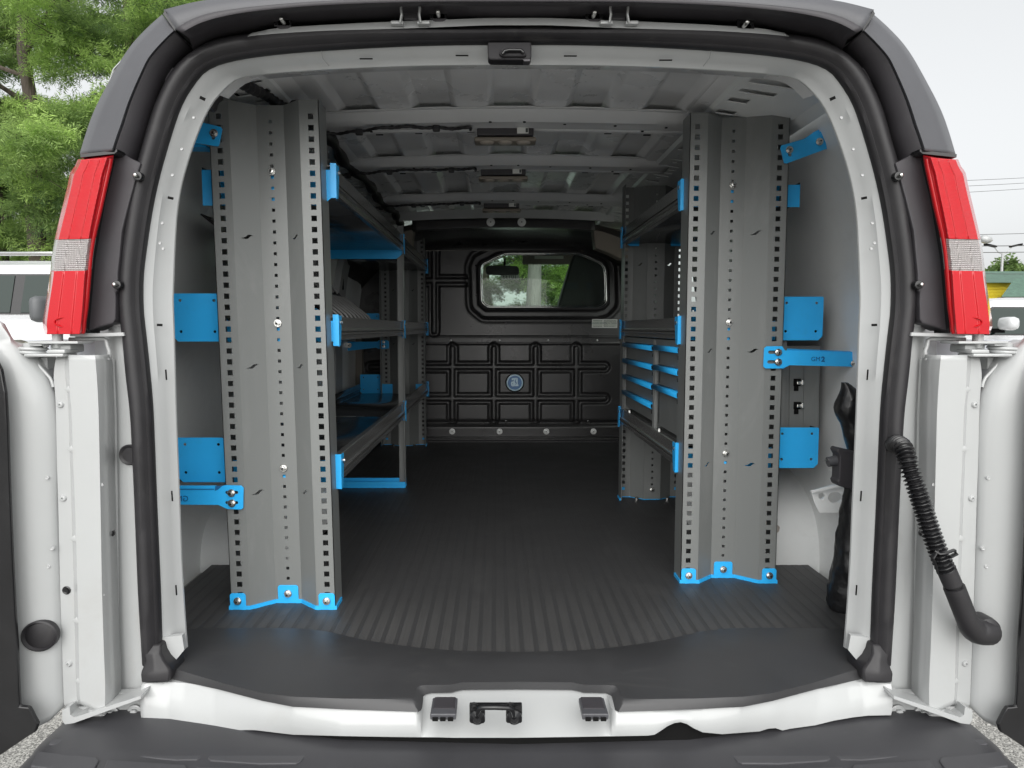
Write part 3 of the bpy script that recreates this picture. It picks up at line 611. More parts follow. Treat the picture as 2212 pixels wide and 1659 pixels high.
    i1 = [(-2, 692), (8, 712), (24, 745), (28, 900), (32, 1100), (37, 1300), (41, 1500), (46, 1590)]
    i2 = [(10, 700), (22, 735), (44, 762), (66, 900), (70, 1100), (76, 1300), (80, 1500), (76, 1572)]
    i3 = [(20, 728), (30, 738), (70, 790), (98, 900), (106, 1100), (112, 1300), (116, 1500), (106, 1558)]
    i4 = [(24, 735), (60, 752), (100, 815), (120, 900), (124, 1100), (131, 1300), (137, 1500), (140, 1525)]
    rows = [spline(e, 60) for e in (i0, i1, i2, i3, i4)]; ds = [1.385, 1.392, 1.402, 1.412, 1.426]
    R_ = [S([P(q_[0], q_[1], d) for q_ in r]) for r, d in zip(rows, ds)]
    R_.append([p + Vector((0, .03, 0)) for p in R_[-1]])
    b = MB(); b.loft(R_); b.build('inner_skin', WHITE, D, 60, solid=.0016)
    # black trim lining on the door with its step at the bottom
    b = MB(); tr = S(pl([(-60, 740), (-8, 780), (2, 800), (11, 850), (15, 920), (18, 1020), (21, 1100), (25, 1200), (31, 1320), (36, 1400), (40, 1500), (42, 1526), (60, 1528), (68, 1540), (81, 1566), (76, 1582), (62, 1590), (0, 1632), (-60, 1650)], 1.352))
    b.prism(tr, (0, .010, 0)); b.build('door_lining', GLOSSB, D, bevel=.003)
    if s < 0:
        c = P(87, 1373, 1.400); b = MB()
        ring = lambda r, dy, k=28: [Vector((c.x + 1.05 * r * math.cos(2 * math.pi * i / k), c.y + dy + .18 * r * math.cos(2 * math.pi * i / k), c.z + r * math.sin(2 * math.pi * i / k))) for i in range(k)]
        b.loft([ring(.0315, .008), ring(.032, -.004), ring(.029, -.006), ring(.026, -.001), ring(.02, -.003)], True, 0, True); b.build('rubber_plug', RUBBER, D, 40)
    for (u, v) in [(103, 1032), (106, 1223), (114, 1184)]:
        c = S(pl([(u, v)], 1.412))[0]; c.y += -.003; MB().lathe([(.0042, .006), (.004, -.0002), (.003, -.0006), (.0022, 0), (.001, 0)], c, (0, 1, 0), 12).build('weld_mark', WHITE, D, 60)
    # upper part of the door: window frame edge with the sloping belt
    # ---- hinge: plates, coiled spring, pin
    H = bpy.data.objects.new('door_hinge', None); COL.objects.link(H); H.location = S(pl([(90, 760)], 1.43))[0]; adopt(H, D)
    b = MB()
    def plate(u0, u1, v0, v1, y, th, bev=.002): 
        a_, c_ = S(pl([(u0, v0)], y))[0], S(pl([(u1, v1)], y))[0]
        b.box(((a_.x + c_.x) / 2, y + th / 2, (a_.z + c_.z) / 2), (abs(a_.x - c_.x), th, abs(a_.z - c_.z)), bev=bev)
    plate(59, 168, 737, 743, 1.40, .06); plate(59, 90, 744, 747, 1.402, .04); plate(107, 153, 743, 762, 1.425, .05, .004)
    plate(31, 52, 758, 770, 1.44, .03, .004); plate(50, 136, 764, 771, 1.398, .05, .003); plate(100, 140, 755, 764, 1.40, .05, .003)
    b.build('hinge_leaf', WHITE, H, 40)
    b = MB(); c = S(pl([(71, 754)], 1.425))[0]; path = []
    for i in range(0, 25): a_ = 2 * math.pi * i / 12; path.append(c + Vector((.0245 * math.cos(a_), .0245 * math.sin(a_) , .0065 - .0125 * i / 24 * 1.15)))
    b.tube(path, .0036, 8); b.build('spring', WHITE, H, 50)
    c = S(pl([(71, 754)], 1.425))[0]; MB().lathe([(.017, -.016), (.017, .012), (.010, .014)], c, (0, 0, 1), 20).build('spring_core', WHITE, H, 40)
    c = S(pl([(124, 724)], 1.43))[0]
    MB().lathe([(.010, -.022), (.010, .006), (.0125, .006), (.0125, .012), (.008, .014)], c - Vector((0, 0, .004)), (0, 0, 1), 18).build('hinge_pin', WHITE, H, 40)
    b = MB(); b.prism(S(pl([(56, 771), (102, 771), (103, 828), (84, 808)], 1.44)), (0, .03, 0)); b.build('hinge_gusset', WHITE, H, bevel=.002)
    b = MB(); b.tube(S(pl([(24, 736), (28, 744), (52, 754), (60, 762), (108, 816), (112, 824), (115, 836)], 1.425)), .0032, 8); b.build('skin_edge', WHITE, D, 50)
    # lower hinge
    b = MB(); b.prism(S(pl([(134, 1534), (150, 1527), (152, 1545), (160, 1550), (304, 1503), (304, 1510), (160, 1562), (140, 1565), (134, 1555)], 1.40)), (0, .05, 0)); 
    b.prism(S(pl([(150, 1527), (185, 1526), (226, 1546), (160, 1556)], 1.43)), (0, .03, 0)); b.build('lower_hinge', WHITE, H, bevel=.003)
    # corner panel behind the lower hinge with two hex bolts
    b = MB(); b.prism(S(pl([(196, 1560), (200, 1500), (306, 1496), (308, 1500), (308, 1560)], 1.455)), (0, .02, 0)); b.build('corner_plate', WHITE, VAN, bevel=.002)
    for (u, v) in [(241, 1540), (292, 1537)]:
        o = link('bolt', bolt_mesh('painted_bolt', .0085, .010, .0155, WHITE, WHITE), VAN, S(pl([(u, v)], 1.452))[0])
    # ---- black lamp housing between seal and lens
    b = MB()
    b.prism(S(pl([(247, 327), (262, 330), (285, 343), (304, 352), (297, 372), (289, 400), (280, 432), (271, 467), (263, 500), (258, 553), (254, 590), (254, 628), (249, 631), (250, 650), (249, 690), (243, 699), (215, 706), (187, 716), (203, 553), (222, 430), (243, 338)], 1.44)), (0, .06, 0))
    b.build('lamp_housing', PLAST, VAN, bevel=.006)
    b = MB(); b.prism(S(pl([(200, 560), (222, 430), (243, 345), (236, 345), (215, 430), (192, 560), (180, 720), (186, 720)], 1.43)), (0, .05, 0)); b.build('lamp_gasket', GLOSSB, VAN)
    for (u, v, h_) in [(296, 380, .012), (251, 615, .016)]:
        c = S(pl([(u, v)], 1.43))[0]
        MB().lathe([(.0095, .012), (.0095, .003), (.0085, .0005), (.005, .0)], c, (0, 1, 0), 20).build('grommet', GLOSSB, VAN, 40)
        MB().lathe([(.0042, .004), (.0042, -.006), (.0034, -.010), (.0015, -.0112)], c, (0, 1, 0), 12).build('stud', ZINC, VAN, 40)
    c = S(pl([(253, 693)], 1.475))[0]; link('bolt', bolt_mesh('painted_bolt', .008, .008, .013, WHITE, WHITE), VAN, c)
    c = S(pl([(297, 982)], 1.474))[0]
    if s < 0: MB().lathe([(.0215, .004), (.022, -.003), (.0195, -.006), (.0165, -.004), (.0150, -.0025), (.002, -.0025)], P(281, 982, 1.474), (0, 1, 0), 28).build('rubber_plug', RUBBER, VAN, 40)
    # ---- tail lamp
    LMP = bpy.data.objects.new('tail_lamp', None); COL.objects.link(LMP); LMP.location = S(pl([(150, 720)], 1.42))[0]; adopt(LMP, VAN)
    oL = [(168, 344), (160, 362), (152, 372), (146, 400), (134, 450), (122, 500), (113, 545), (107, 600), (98, 660), (92, 700), (96, 716), (97, 722)]
    mL = [(176, 345), (168, 365), (160, 378), (154, 405), (142, 455), (130, 503), (121, 547), (115, 600), (106, 660), (101, 700), (102, 714), (101, 722)]
    mR = [(231, 340), (224, 362), (219, 378), (213, 408), (202, 458), (193, 505), (187, 548), (182, 600), (178, 660), (175, 695), (174, 708), (172, 722)]
    oR = [(246, 335), (242, 360), (238, 378), (231, 410), (220, 460), (209, 507), (202, 550), (197, 602), (192, 660), (187, 697), (186, 712), (184, 720)]
    N_ = 46; cs = [spline(c_, N_) for c_ in (oL, mL, mR, oR)]
    def lens(i0_, i1_, nm, m_, push=0.0, inset=0.0):
        b_ = MB(); rows = []
        for (fa, y_) in ((0, 1.445), (1, 1.404 - push), (1.30, 1.397 - push), (1.34, 1.399 - push), (1.72, 1.391 - push), (1.76, 1.393 - push), (2, 1.389 - push), (3, 1.415)):
            ia = int(fa); fr = fa - ia; ca = cs[ia]; cb_ = cs[min(3, ia + 1)]
            rows.append(S([P(p_[0] * (1 - fr) + q_[0] * fr, p_[1] * (1 - fr) + q_[1] * fr, y_) for p_, q_ in zip(ca[i0_:i1_ + 1], cb_[i0_:i1_ + 1])]))
        back = S([P(q_[0], q_[1], 1.50) for q_ in cs[0][i0_:i1_ + 1]]); back2 = S([P(q_[0], q_[1], 1.47) for q_ in cs[3][i0_:i1_ + 1]])
        rows = [back] + rows + [back2]
        tr_ = [list(r) for r in zip(*rows)]
        b_.loft(tr_, True, 0, True); return b_.build(nm, m_, LMP, 8, bevel=.002)
    # index ranges by height: ribbed top, clear reversing section, plain bottom
    def idx(v): return min(range(N_), key=lambda i: abs(cs[0][i][1] - v))
    i_a, i_b = idx(519), idx(585)
    lens(0, i_a, 'brake_lens', REDG); lens(i_a, i_b, 'reversing_lens', CLEARL, -.0005); lens(i_b, N_ - 1, 'turn_lens', REDC)
    # raised rim along the inner edge and around
    b = MB(); rim = [cs[3][k] for k in range(1, N_)]
    b.tube(S([P(q_[0] - 6, q_[1], 1.404) for q_ in rim]), .0042, 8); b.tube(S([P(q_[0] - 12, q_[1], 1.400) for q_ in rim[2:-1]]), .0028, 8)
    b.tube(S([P(q_[0] + 3, q_[1], 1.407) for q_ in cs[1][2:]]), .0025, 8)
    b.build('lens_rim', REDD, LMP, 50)
    b = MB(); c = S(pl([(142, 696)], 1.396))[0]
    b.tube([c + Vector((.023 * math.cos(a_), .001 + .0 * a_, .0095 * math.sin(a_))) for a_ in np.linspace(0, 2 * math.pi, 33)], .0016, 6)
    o = b.build('lens_ring', REDD, LMP, 50); 
    o.scale = (1, 1, 1)
    # ---- grey corner trim above the lamp
    o_ = [(173, 333), (186, 290), (200, 250), (216, 215), (233, 183), (250, 152), (267, 123), (283, 100), (300, 80), (325, 55), (351, 32)]
    i_ = [(247, 325), (257, 295), (267, 267), (278, 232), (290, 200), (305, 165), (320, 133), (331, 117), (343, 103), (361, 84), (380, 66)]
    k_ = [(300, 362), (312, 330), (322, 300), (330, 270), (340, 240), (352, 205), (364, 178), (373, 162), (384, 146), (398, 130), (418, 108)]
    rr = [spline(c_, 40) for c_ in (o_, i_, k_)]
    b = MB(); 
    back = S([P(q_[0], q_[1], 1.62) for q_ in rr[0]])
    b.loft([back, S([P(q_[0], q_[1], 1.47) for q_ in rr[0]]), S([P(.75 * a_[0] + .25 * c_[0], .75 * a_[1] + .25 * c_[1], 1.425) for a_, c_ in zip(rr[0], rr[1])]), S([P(.08 * a_[0] + .92 * c_[0], .08 * a_[1] + .92 * c_[1], 1.405) for a_, c_ in zip(rr[0], rr[1])]), S([P(*q_, 1.412) for q_ in rr[1]])])
    b.build('corner_trim', PLASTX, VAN, 35, solid=.002)
    b = MB(); b.loft([S([P(*q_, 1.412) for q_ in rr[1]]), S([P(.5 * a_[0] + .5 * c_[0], .5 * a_[1] + .5 * c_[1], 1.45) for a_, c_ in zip(rr[1], rr[2])]), S([P(*q_, 1.478) for q_ in rr[2]])]); b.build('trim_return', PLAST, VAN, 35, solid=.002)
    b = MB(); b.prism(S(pl([(173, 333), (247, 325), (253, 322), (253, 327), (247, 332), (174, 340)], 1.41)), (0, .06, 0)); b.build('trim_lower_edge', GLOSSB, VAN)
    b = MB(); b.prism(S(pl([(310, 155), (343, 104), (360, 125), (376, 150), (358, 175)], 1.468)), (0, .02, 0)); b.build('trim_rib', PLAST, VAN, bevel=.004)
    b = MB(); b.prism(S(pl([(352, 30), (356, 22), (378, 62), (379, 68)], 1.40)), (0, .10, 0)); b.build('trim_joint', GLOSSB, VAN)
    for (u, v) in [(372, 161), (296, 380)]:
        c = S(pl([(u, v)], 1.462))[0]; MB().lathe([(.004, .006), (.004, -.003), (.003, -.005), (.001, -.006)], c, (0, 1, 0), 12).build('stud', ZINC, VAN, 40)

# ---- roof fascia over the doors (dark recess), outer roof lip, white drip strip
EDG = [(1115, -22), (900, -22), (700, -18), (520, -8), (440, 2), (400, 10), (354, 22)]
LIP = [(1115, -4), (900, -3), (700, 3), (560, 14), (470, 26), (420, 40), (380, 62)]
LIP2 = [(1115, 2), (900, 3), (700, 10), (560, 22), (480, 35), (430, 50), (392, 70)]
REC = [(1115, 12), (900, 14), (700, 22), (560, 35), (490, 50), (450, 64), (410, 84)]
BOT = [(1115, 50), (900, 48), (700, 54), (600, 62), (530, 78), (470, 92), (420, 118)]
rows = [full(c_, y_, 60) for c_, y_ in ((EDG, 1.70), (EDG, 1.41), (LIP, 1.375), (LIP2, 1.378), (REC, 1.43), (BOT, 1.47))]
MB().loft(rows[:3]).build('roof_lip', PLASTX, VAN, 35, solid=.002)
MB().loft(rows[2:]).build('fascia', PLAST, VAN, 35, solid=.002)
EDG2 = [(1115, -22), (900, -22), (700, -18), (520, -8), (440, 2), (400, 10), (354, 22)]
W1 = [(1115, 40), (1060, 40), (1000, 42), (900, 46), (800, 50), (700, 55), (600, 62), (545, 72)]
W2 = [(1115, 54), (1060, 54), (1000, 56), (900, 60), (800, 63), (700, 66), (600, 72), (535, 78)]
W3 = [(1115, 66), (1000, 67), (900, 66), (800, 66), (700, 68), (600, 74), (535, 82)]
rows = [full(c_, y_, 60) for c_, y_ in ((W1, 1.46), (W1, 1.45), (W2, 1.445), (W2, 1.458))]
MB().loft(rows).build('drip_strip', WHITE, VAN, 35, solid=.002)
rows = [full(c_, y_, 60) for c_, y_ in ((W2, 1.458), (W3, 1.455), (W3, 1.48))]
MB().loft(rows).build('seal_lip', RUBBER, VAN, 35, solid=.003)
for (u, v) in [(611, 45), (947, 30), (1283, 31), (1610, 52)]:
    c = P(u, v, 1.435)
    MB().lathe([(.0145, .01), (.014, .004), (.011, .003)], P(u + 1, v + 6, 1.445), (0, 1, 0), 20).build('grommet', PLAST, VAN, 40)
    MB().lathe([(.0048, .008), (.0048, -.008), (.004, -.013), (.0018, -.0145)], c, (0, 1, 0), 14).build('stud', ZINC, VAN, 40)
    MB().box(P(u, v - 3, 1.452), (.035, .008, .03), bev=.002).build('boss', GLOSSB, VAN)
for (u0, u1) in ((848, 925), (1300, 1375)):
    b = MB()
    for a_, b__ in ((u0, u0 + 20), (u1, u1 - 20)):
        b.tube([P(b__ + (-1 if a_ < b__ else 1) * 1, 15, 1.43), P(b__ - (2 if a_ < b__ else -2), 19, 1.425), P(b__, 32, 1.425), P(b__ + (-3 if a_ < b__ else 3), 48, 1.43)], .0028, 6, flat=(1, 2))
        pa, pb = P(a_, 51, 1.435), P(b__, 48, 1.435)
        b.box(((pa.x + pb.x) / 2, 1.437, (pa.z + pb.z) / 2), (abs(pa.x - pb.x) + .006, .012, .006), bev=.001)
    o = b.build('spring_clip', WHITE, VAN, 40); o['kind'] = 'stuff'
    a_, b__ = P(u0 + 22, 14, 1.44), P(u1 - 22, 40, 1.44)
    MB().box(((a_.x + b__.x) / 2, 1.45, (a_.z + b__.z) / 2), (b__.x - a_.x, .01, a_.z - b__.z), bev=.003).build('boss', PLAST, VAN)
# latch cover hanging at the top centre
b = MB(); b.prism(pl([(1053, 91), (1148, 91), (1148, 125), (1144, 130), (1060, 129), (1054, 125)], 1.455), (0, .03, 0)); 
b.prism(pl([(1082, 106), (1130, 106), (1138, 118), (1134, 122), (1084, 122), (1078, 116)], 1.449), (0, .02, 0)); LC = b.build('latch_cover', MATTEB, VAN, bevel=.003)
MB().tube(pl([(1085, 117), (1090, 110), (1100, 108), (1125, 108), (1131, 114)], 1.444), .0032, 8).build('latch_lip', GLOSSB, LC, 50)
MB().prism(pl([(1130, 128), (1146, 128), (1144, 132), (1132, 132)], 1.452), (0, .02, 0)).build('latch_tab', PLAST, LC)
# seams across the white flange
for u, v0, v1 in ((697, 105, 143), (1533, 105, 143)):
    MB().tube([P(u - 4 if u < 1115 else u + 4, v0, 1.4735), P(u, v0 + 20, 1.476), P(u + (14 if u < 1115 else -14), v1, 1.489)], .0009, 6).build('panel_seam', GREY, VAN, 40)
# ---- white sill below the mat, latch striker, bumper blocks
top = [(306, 1478), (320, 1476), (367, 1474), (400, 1476), (467, 1485), (567, 1511), (633, 1524), (737, 1530), (850, 1534), (900, 1536), (909, 1530), (912, 1510), (918, 1500), (928, 1496), (975, 1494), (985, 1491), (1000, 1488), (1115, 1487)]
bot = [(300, 1556), (330, 1554), (367, 1554), (400, 1560), (433, 1571), (467, 1577), (550, 1576), (590, 1581), (633, 1586), (737, 1589), (850, 1591), (950, 1592), (980, 1593), (1000, 1593), (1030, 1593), (1060, 1593), (1080, 1593), (1115, 1593)]
def two(pts, ya):
    L = [P(u, v, ya(u)) for u, v in pts]; L[-1].x = 0; return L + mir(L[:-1])[::-1]
ymid = lambda u: 1.43 - .10 * min(1, max(0, (u - 306) / 260)) 
botR = [(1115, 1593), (1250, 1591), (1400, 1588), (1414, 1586), (1428, 1577), (1441, 1568), (1456, 1561), (1470, 1559), (1484, 1563), (1500, 1573), (1518, 1581), (1560, 1585), (1640, 1579), (1660, 1573), (1675, 1572), (1690, 1577), (1708, 1573), (1760, 1566), (1800, 1556), (1841, 1549), (1875, 1545), (1925, 1544)]
ug = np.array(sorted(list(np.linspace(306, 1924, 150)) + [x for u, _ in top for x in (u, 2230 - u) if 306 < u < 1110] + [u for u, _ in botR]))
ug = ug[np.r_[True, np.diff(ug) > .5]]
tu, tv = zip(*top); bu, bv = zip(*bot); ru, rv = zip(*botR)
T_, Bt = [], []
for u in ug:
    ul = u if u <= 1115 else 2230 - u
    T_.append(PZ(u, float(np.interp(ul, tu, tv)), FLOOR - .014))
    Bt.append(P(u, float(np.interp(u, bu, bv)) if u <= 1115 else float(np.interp(u, ru, rv)), float(np.interp(ul, [306, 367, 567, 737, 1115], [1.425, 1.42, 1.365, 1.33, 1.315]))))
MB().loft([[p + Vector((0, .014, -.001)) for p in Bt], [p + Vector((0, .014, -.05)) for p in Bt]]).build('sill_gap_shade', DARK, VAN)  # dark strip standing in for the shaded gap below the sill
rows = [[p + Vector((0, .10, .002)) for p in T_], T_]
for f in (.12, .35, .6, .85): rows.append([a_.lerp(b__, f) + Vector((0, -.006 * math.sin(math.pi * f), 0)) for a_, b__ in zip(T_, Bt)])
rows += [Bt, [p + Vector((0, .06, -.004)) for p in Bt]]
MB().loft(rows).build('door_sill', WHITE, VAN, 50, solid=.0016)
b = MB()
for f0, u0 in ((0, 958), (1, 1283)):
    c0, c1 = P(u0 - 24, 1511, 1.31), P(u0 + 25, 1540, 1.31)
    bb = MB(); bb.box(((c0.x + c1.x) / 2, 1.332, c1.z + .003), (c1.x - c0.x, .046, .012), bev=.003)
    pad = bb.build('bump_stop', PLAST, VAN)
    bb = MB(); cz = P(u0, 1547, 1.295).z
    bb.box(((c0.x + c1.x) / 2, 1.322, cz), (c1.x - c0.x + .006, .06, .012), bev=.002); bb.build('stop_base', PLASTX, pad)
    for k in (-1, 0, 1): MB().box(((c0.x + c1.x) / 2 + k * .0145, 1.286, cz - .001), (.0105, .002, .007)).build('slot', DARK, pad)
ST = bpy.data.objects.new('latch_striker', None); COL.objects.link(ST); ST.location = P(1070, 1550, 1.31); adopt(ST, VAN)
for (ua, ub) in ((1014, 1048), (1093, 1128)):
    MB().prism(pl([(ua + 4, 1524), (ub - 2, 1524), (ub, 1528), (ub, 1560), (ub - 3, 1563), (ua + 3, 1563), (ua, 1560), (ua, 1528)], 1.298), (0, .01, 0)).build('striker_plate', GLOSSB, ST, bevel=.002)
MB().prism(pl([(1014, 1522), (1128, 1522), (1128, 1532), (1014, 1532)], 1.3005), (0, .01, 0)).build('striker_bridge', GLOSSB, ST, bevel=.002)
MB().tube([P(1031, 1548, 1.29), P(1031, 1540, 1.272), P(1036, 1531, 1.262), P(1042, 1528, 1.26), P(1070, 1528, 1.26), P(1098, 1529, 1.26), P(1106, 1533, 1.262), P(1110, 1542, 1.272), P(1110, 1550, 1.29)], .0046, 12).build('striker_loop', GLOSSB, ST, 50)
for u in (1031, 1111): MB().lathe([(.0145, .004), (.014, -.001), (.009, -.005), (.007, -.008)], P(u, 1550, 1.293), (0, 1, 0), 18).build('striker_boss', GLOSSB, ST, 40)
for u in (1024, 1102): link('bolt', bolt_mesh('black_bolt', .0062, .007, .008, GLOSSB), ST, P(u, 1525, 1.29))

# ---- rear bumper with rounded corners and raised tread pads
ZBU = CZ - .812
pr = [(1.60, 0), (1.32, 0), (1.300, -.002), (1.285, -.006), (1.20, -.010), (1.09, -.014), (1.05, -.03), (1.035, -.07), (1.04, -.22), (1.1, -.27), (1.5, -.27)]
rows = []
for a_ in np.linspace(-1, 1, 97):
    x_ = .99 * a_; e = max(0, (abs(a_) - 0.86) / 0.14); k = 1 - math.sqrt(max(0, 1 - e ** 2.2))
    cd = min(1, max(0, (abs(x_) - .26) / .12)); cd = cd * cd * (3 - 2 * cd)
    rows.append([Vector((x_, y_ + (1.50 - y_) * k * .7 if y_ < 1.5 else y_, ZBU + z_ - .05 * e ** 3)) for y_, z_ in pr])
BUMP = MB().loft(rows).build('rear_bumper', mat('bumper_plastic', (0.045, 0.045, 0.049), 0.45, bump=.3, bscale=1500, bdist=.0006, var=.1, vscale=5), VAN, 32)
PADB = mat('tread_pad_plastic', (0.058, 0.058, 0.063), 0.5, bump=.3, bscale=1500, bdist=.0006)
for s in (-1, 1):
    for (pts) in ([(112, 1596), (150, 1598), (245, 1602), (249, 1606), (232, 1622), (224, 1625), (180, 1620), (105, 1606)],
                  [(262, 1606), (440, 1612), (444, 1618), (436, 1634), (426, 1640), (380, 1641), (252, 1630), (246, 1624)],
                  [(462, 1614), (664, 1618), (668, 1624), (650, 1643), (640, 1648), (560, 1649), (455, 1642), (448, 1638)],
                  [(80, 1622), (110, 1626), (210, 1636), (214, 1642), (205, 1658), (190, 1668), (66, 1654)],
                  [(232, 1641), (400, 1652), (404, 1659), (390, 1680), (220, 1668)], [(425, 1656), (640, 1662), (640, 1690), (412, 1684)]):
        z_ = ZBU - .0045 + .0015; MB().prism(side([PZ(a_, c_, z_) for a_, c_ in pts], s), (0, 0, -.008)).build('tread_pad', PADB, BUMP, bevel=.002)
# ================================================================= cargo interior
def V3(x, y, z): return Vector((x, y, CZ + z))
F = -0.734
# floor pan under the mat
MB().box((0, 3.1, FLOOR - .03), (1.86, 3.2, .04)).build('floor_pan', INNER, VAN)
# ribbed rubber mat and the smooth threshold piece
MAT = node('floor_mat', (0, 3, FLOOR), 'black rubber cargo mat with lengthwise ribs, from the rear sill to the partition', 'floor mat')
RIB = mat('ribbed_rubber', (0.024, 0.024, 0.025), 0.50, bump=.0, var=0.22, vscale=2.2)
nn = RIB.node_tree.nodes; ll = RIB.node_tree.links; bs = nn['Principled BSDF']
tc = nn.new('ShaderNodeTexCoord'); sp = nn.new('ShaderNodeSeparateXYZ'); ll.new(tc.outputs['Object'], sp.inputs[0])
def mth(op, a, b=None):
    m_ = nn.new('ShaderNodeMath'); m_.operation = op
    for i, x in enumerate((a, b)):
        if x is None: continue
        if isinstance(x, (int, float)): m_.inputs[i].default_value = x
        else: ll.new(x, m_.inputs[i])
    return m_.outputs[0]
fine = mth('SINE', mth('MULTIPLY', sp.outputs['X'], 2 * math.pi / 0.0032))
bp = nn.new('ShaderNodeBump'); bp.inputs['Strength'].default_value = 0.35; bp.inputs['Distance'].default_value = 0.0006
ll.new(fine, bp.inputs['Height']); 
ns = nn.new('ShaderNodeTexNoise'); ns.inputs['Scale'].default_value = 1.0; mp_ = nn.new('ShaderNodeMapping'); mp_.inputs['Scale'].default_value = (240, 5, 5)
ns.inputs['Detail'].default_value = 5; ll.new(tc.outputs['Object'], mp_.inputs[0]); ll.new(mp_.outputs[0], ns.inputs['Vector'])
ll.new(bp.outputs[0], bs.inputs['Normal'])
# worn, dusty rib tops: lighter on the raised bands near the threshold where people step
wear = nn.new('ShaderNodeMapRange'); wear.inputs['From Min'].default_value = 1.95; wear.inputs['From Max'].default_value = 1.45; ll.new(sp.outputs['Y'], wear.inputs[0])
hh = nn.new('ShaderNodeMapRange'); hh.inputs['From Min'].default_value = FLOOR + .0041; hh.inputs['From Max'].default_value = FLOOR + .0045; ll.new(sp.outputs['Z'], hh.inputs[0])
dust = mth('MULTIPLY', mth('MULTIPLY', mth('ADD', mth('MULTIPLY', wear.outputs[0], .9), .1), hh.outputs[0]), mth('ADD', ns.outputs[0], .15))
n3 = nn.new('ShaderNodeTexNoise'); n3.inputs['Scale'].default_value = 3.2; n3.inputs['Detail'].default_value = 8; ll.new(tc.outputs['Object'], n3.inputs['Vector'])
dust = mth('MULTIPLY', dust, mth('ADD', mth('MULTIPLY', n3.outputs[0], 1.6), .1))
mx = nn.new('ShaderNodeMix'); mx.data_type = 'RGBA'; ll.new(mth('MULTIPLY', dust, 0.62), mx.inputs[0]); mx.inputs[6].default_value = (0.040, 0.040, 0.041, 1); mx.inputs[7].default_value = (0.115, 0.112, 0.108, 1)
ll.new(mx.outputs[2], bs.inputs['Base Color'])
curve_ = [(300, 1372), (420, 1366), (560, 1364), (640, 1365), (700, 1370), (737, 1383), (800, 1393), (860, 1402), (930, 1410), (1010, 1415), (1115, 1417)]
cb = [PZ(u, v, FLOOR) for u, v in spline(curve_, 60)]; cb[-1].x = 0; cb = cb + mir(cb[:-1])[::-1]
cbx = np.array([p.x for p in cb]); cby = np.array([p.y for p in cb])
b = MB(); per = 0.0325; xs_ = []
k0 = -28
for k in range(-28, 29):
    c = k * per; xs_ += [(c - .0112, 0), (c - .0104, .0005), (c + .0104, .0005), (c + .0112, 0)]
r0, r1, r2 = [], [], []
for x_, z_ in xs_:
    yb = float(np.interp(x_, cbx, cby)); r0.append((x_, yb - .002, FLOOR + .0005)); r1.append((x_, yb, FLOOR + .004 + z_)); r2.append((x_, 4.66, FLOOR + .004 + z_))
b.loft([r0, r1, r2]); b.build('ribbed_sheet', RIB, MAT)
THR = mat('threshold_rubber', (0.044, 0.044, 0.046), 0.46, bump=.25, bscale=1300, bdist=.0005, var=.10, vscale=6)
scuff(THR, (0.085, 0.084, 0.082), (2.5, 7, 3), .57, .78, .5); scuff(RIB, (0.075, 0.074, 0.073), (3, 1.6, 3), .57, .80, .55)
crease = [(300, 1425), (335, 1432), (370, 1443), (425, 1459), (483, 1476), (567, 1497), (633, 1505), (737, 1509), (820, 1510), (888, 1511), (894, 1508), (897, 1489), (905, 1482), (915, 1480), (975, 1479), (985, 1477), (997, 1474), (1115, 1473)]
edge = [(300, 1445), (340, 1457), (377, 1468), (425, 1479), (467, 1488), (567, 1514), (633, 1527), (737, 1532), (820, 1535), (904, 1538), (910, 1534), (914, 1504), (922, 1499), (930, 1497), (975, 1496), (985, 1493), (1000, 1490), (1115, 1489)]
C_ = [PZ(u, v, FLOOR + .006) for u, v in crease]; C_[-1].x = 0; C_ = C_ + mir(C_[:-1])[::-1]
E_ = [PZ(u, v, FLOOR - .012) for u, v in edge]; E_[-1].x = 0; E_ = E_ + mir(E_[:-1])[::-1]
B_ = [Vector((p.x, float(np.interp(p.x, cbx, cby)) + .004, FLOOR + .0075)) for p in C_]
rows = [[p + Vector((0, .012, -.006)) for p in B_], B_, [b_.lerp(c, .5) for b_, c in zip(B_, C_)], [b_.lerp(c, .96) for b_, c in zip(B_, C_)], C_, [c.lerp(e, .25) + Vector((0, 0, .0015)) for c, e in zip(C_, E_)], [c.lerp(e, .6) + Vector((0, -.001, .0008)) for c, e in zip(C_, E_)], E_, [e + Vector((0, .02, -.004)) for e in E_]]
MB().loft(rows).build('smooth_threshold', THR, MAT, 40)

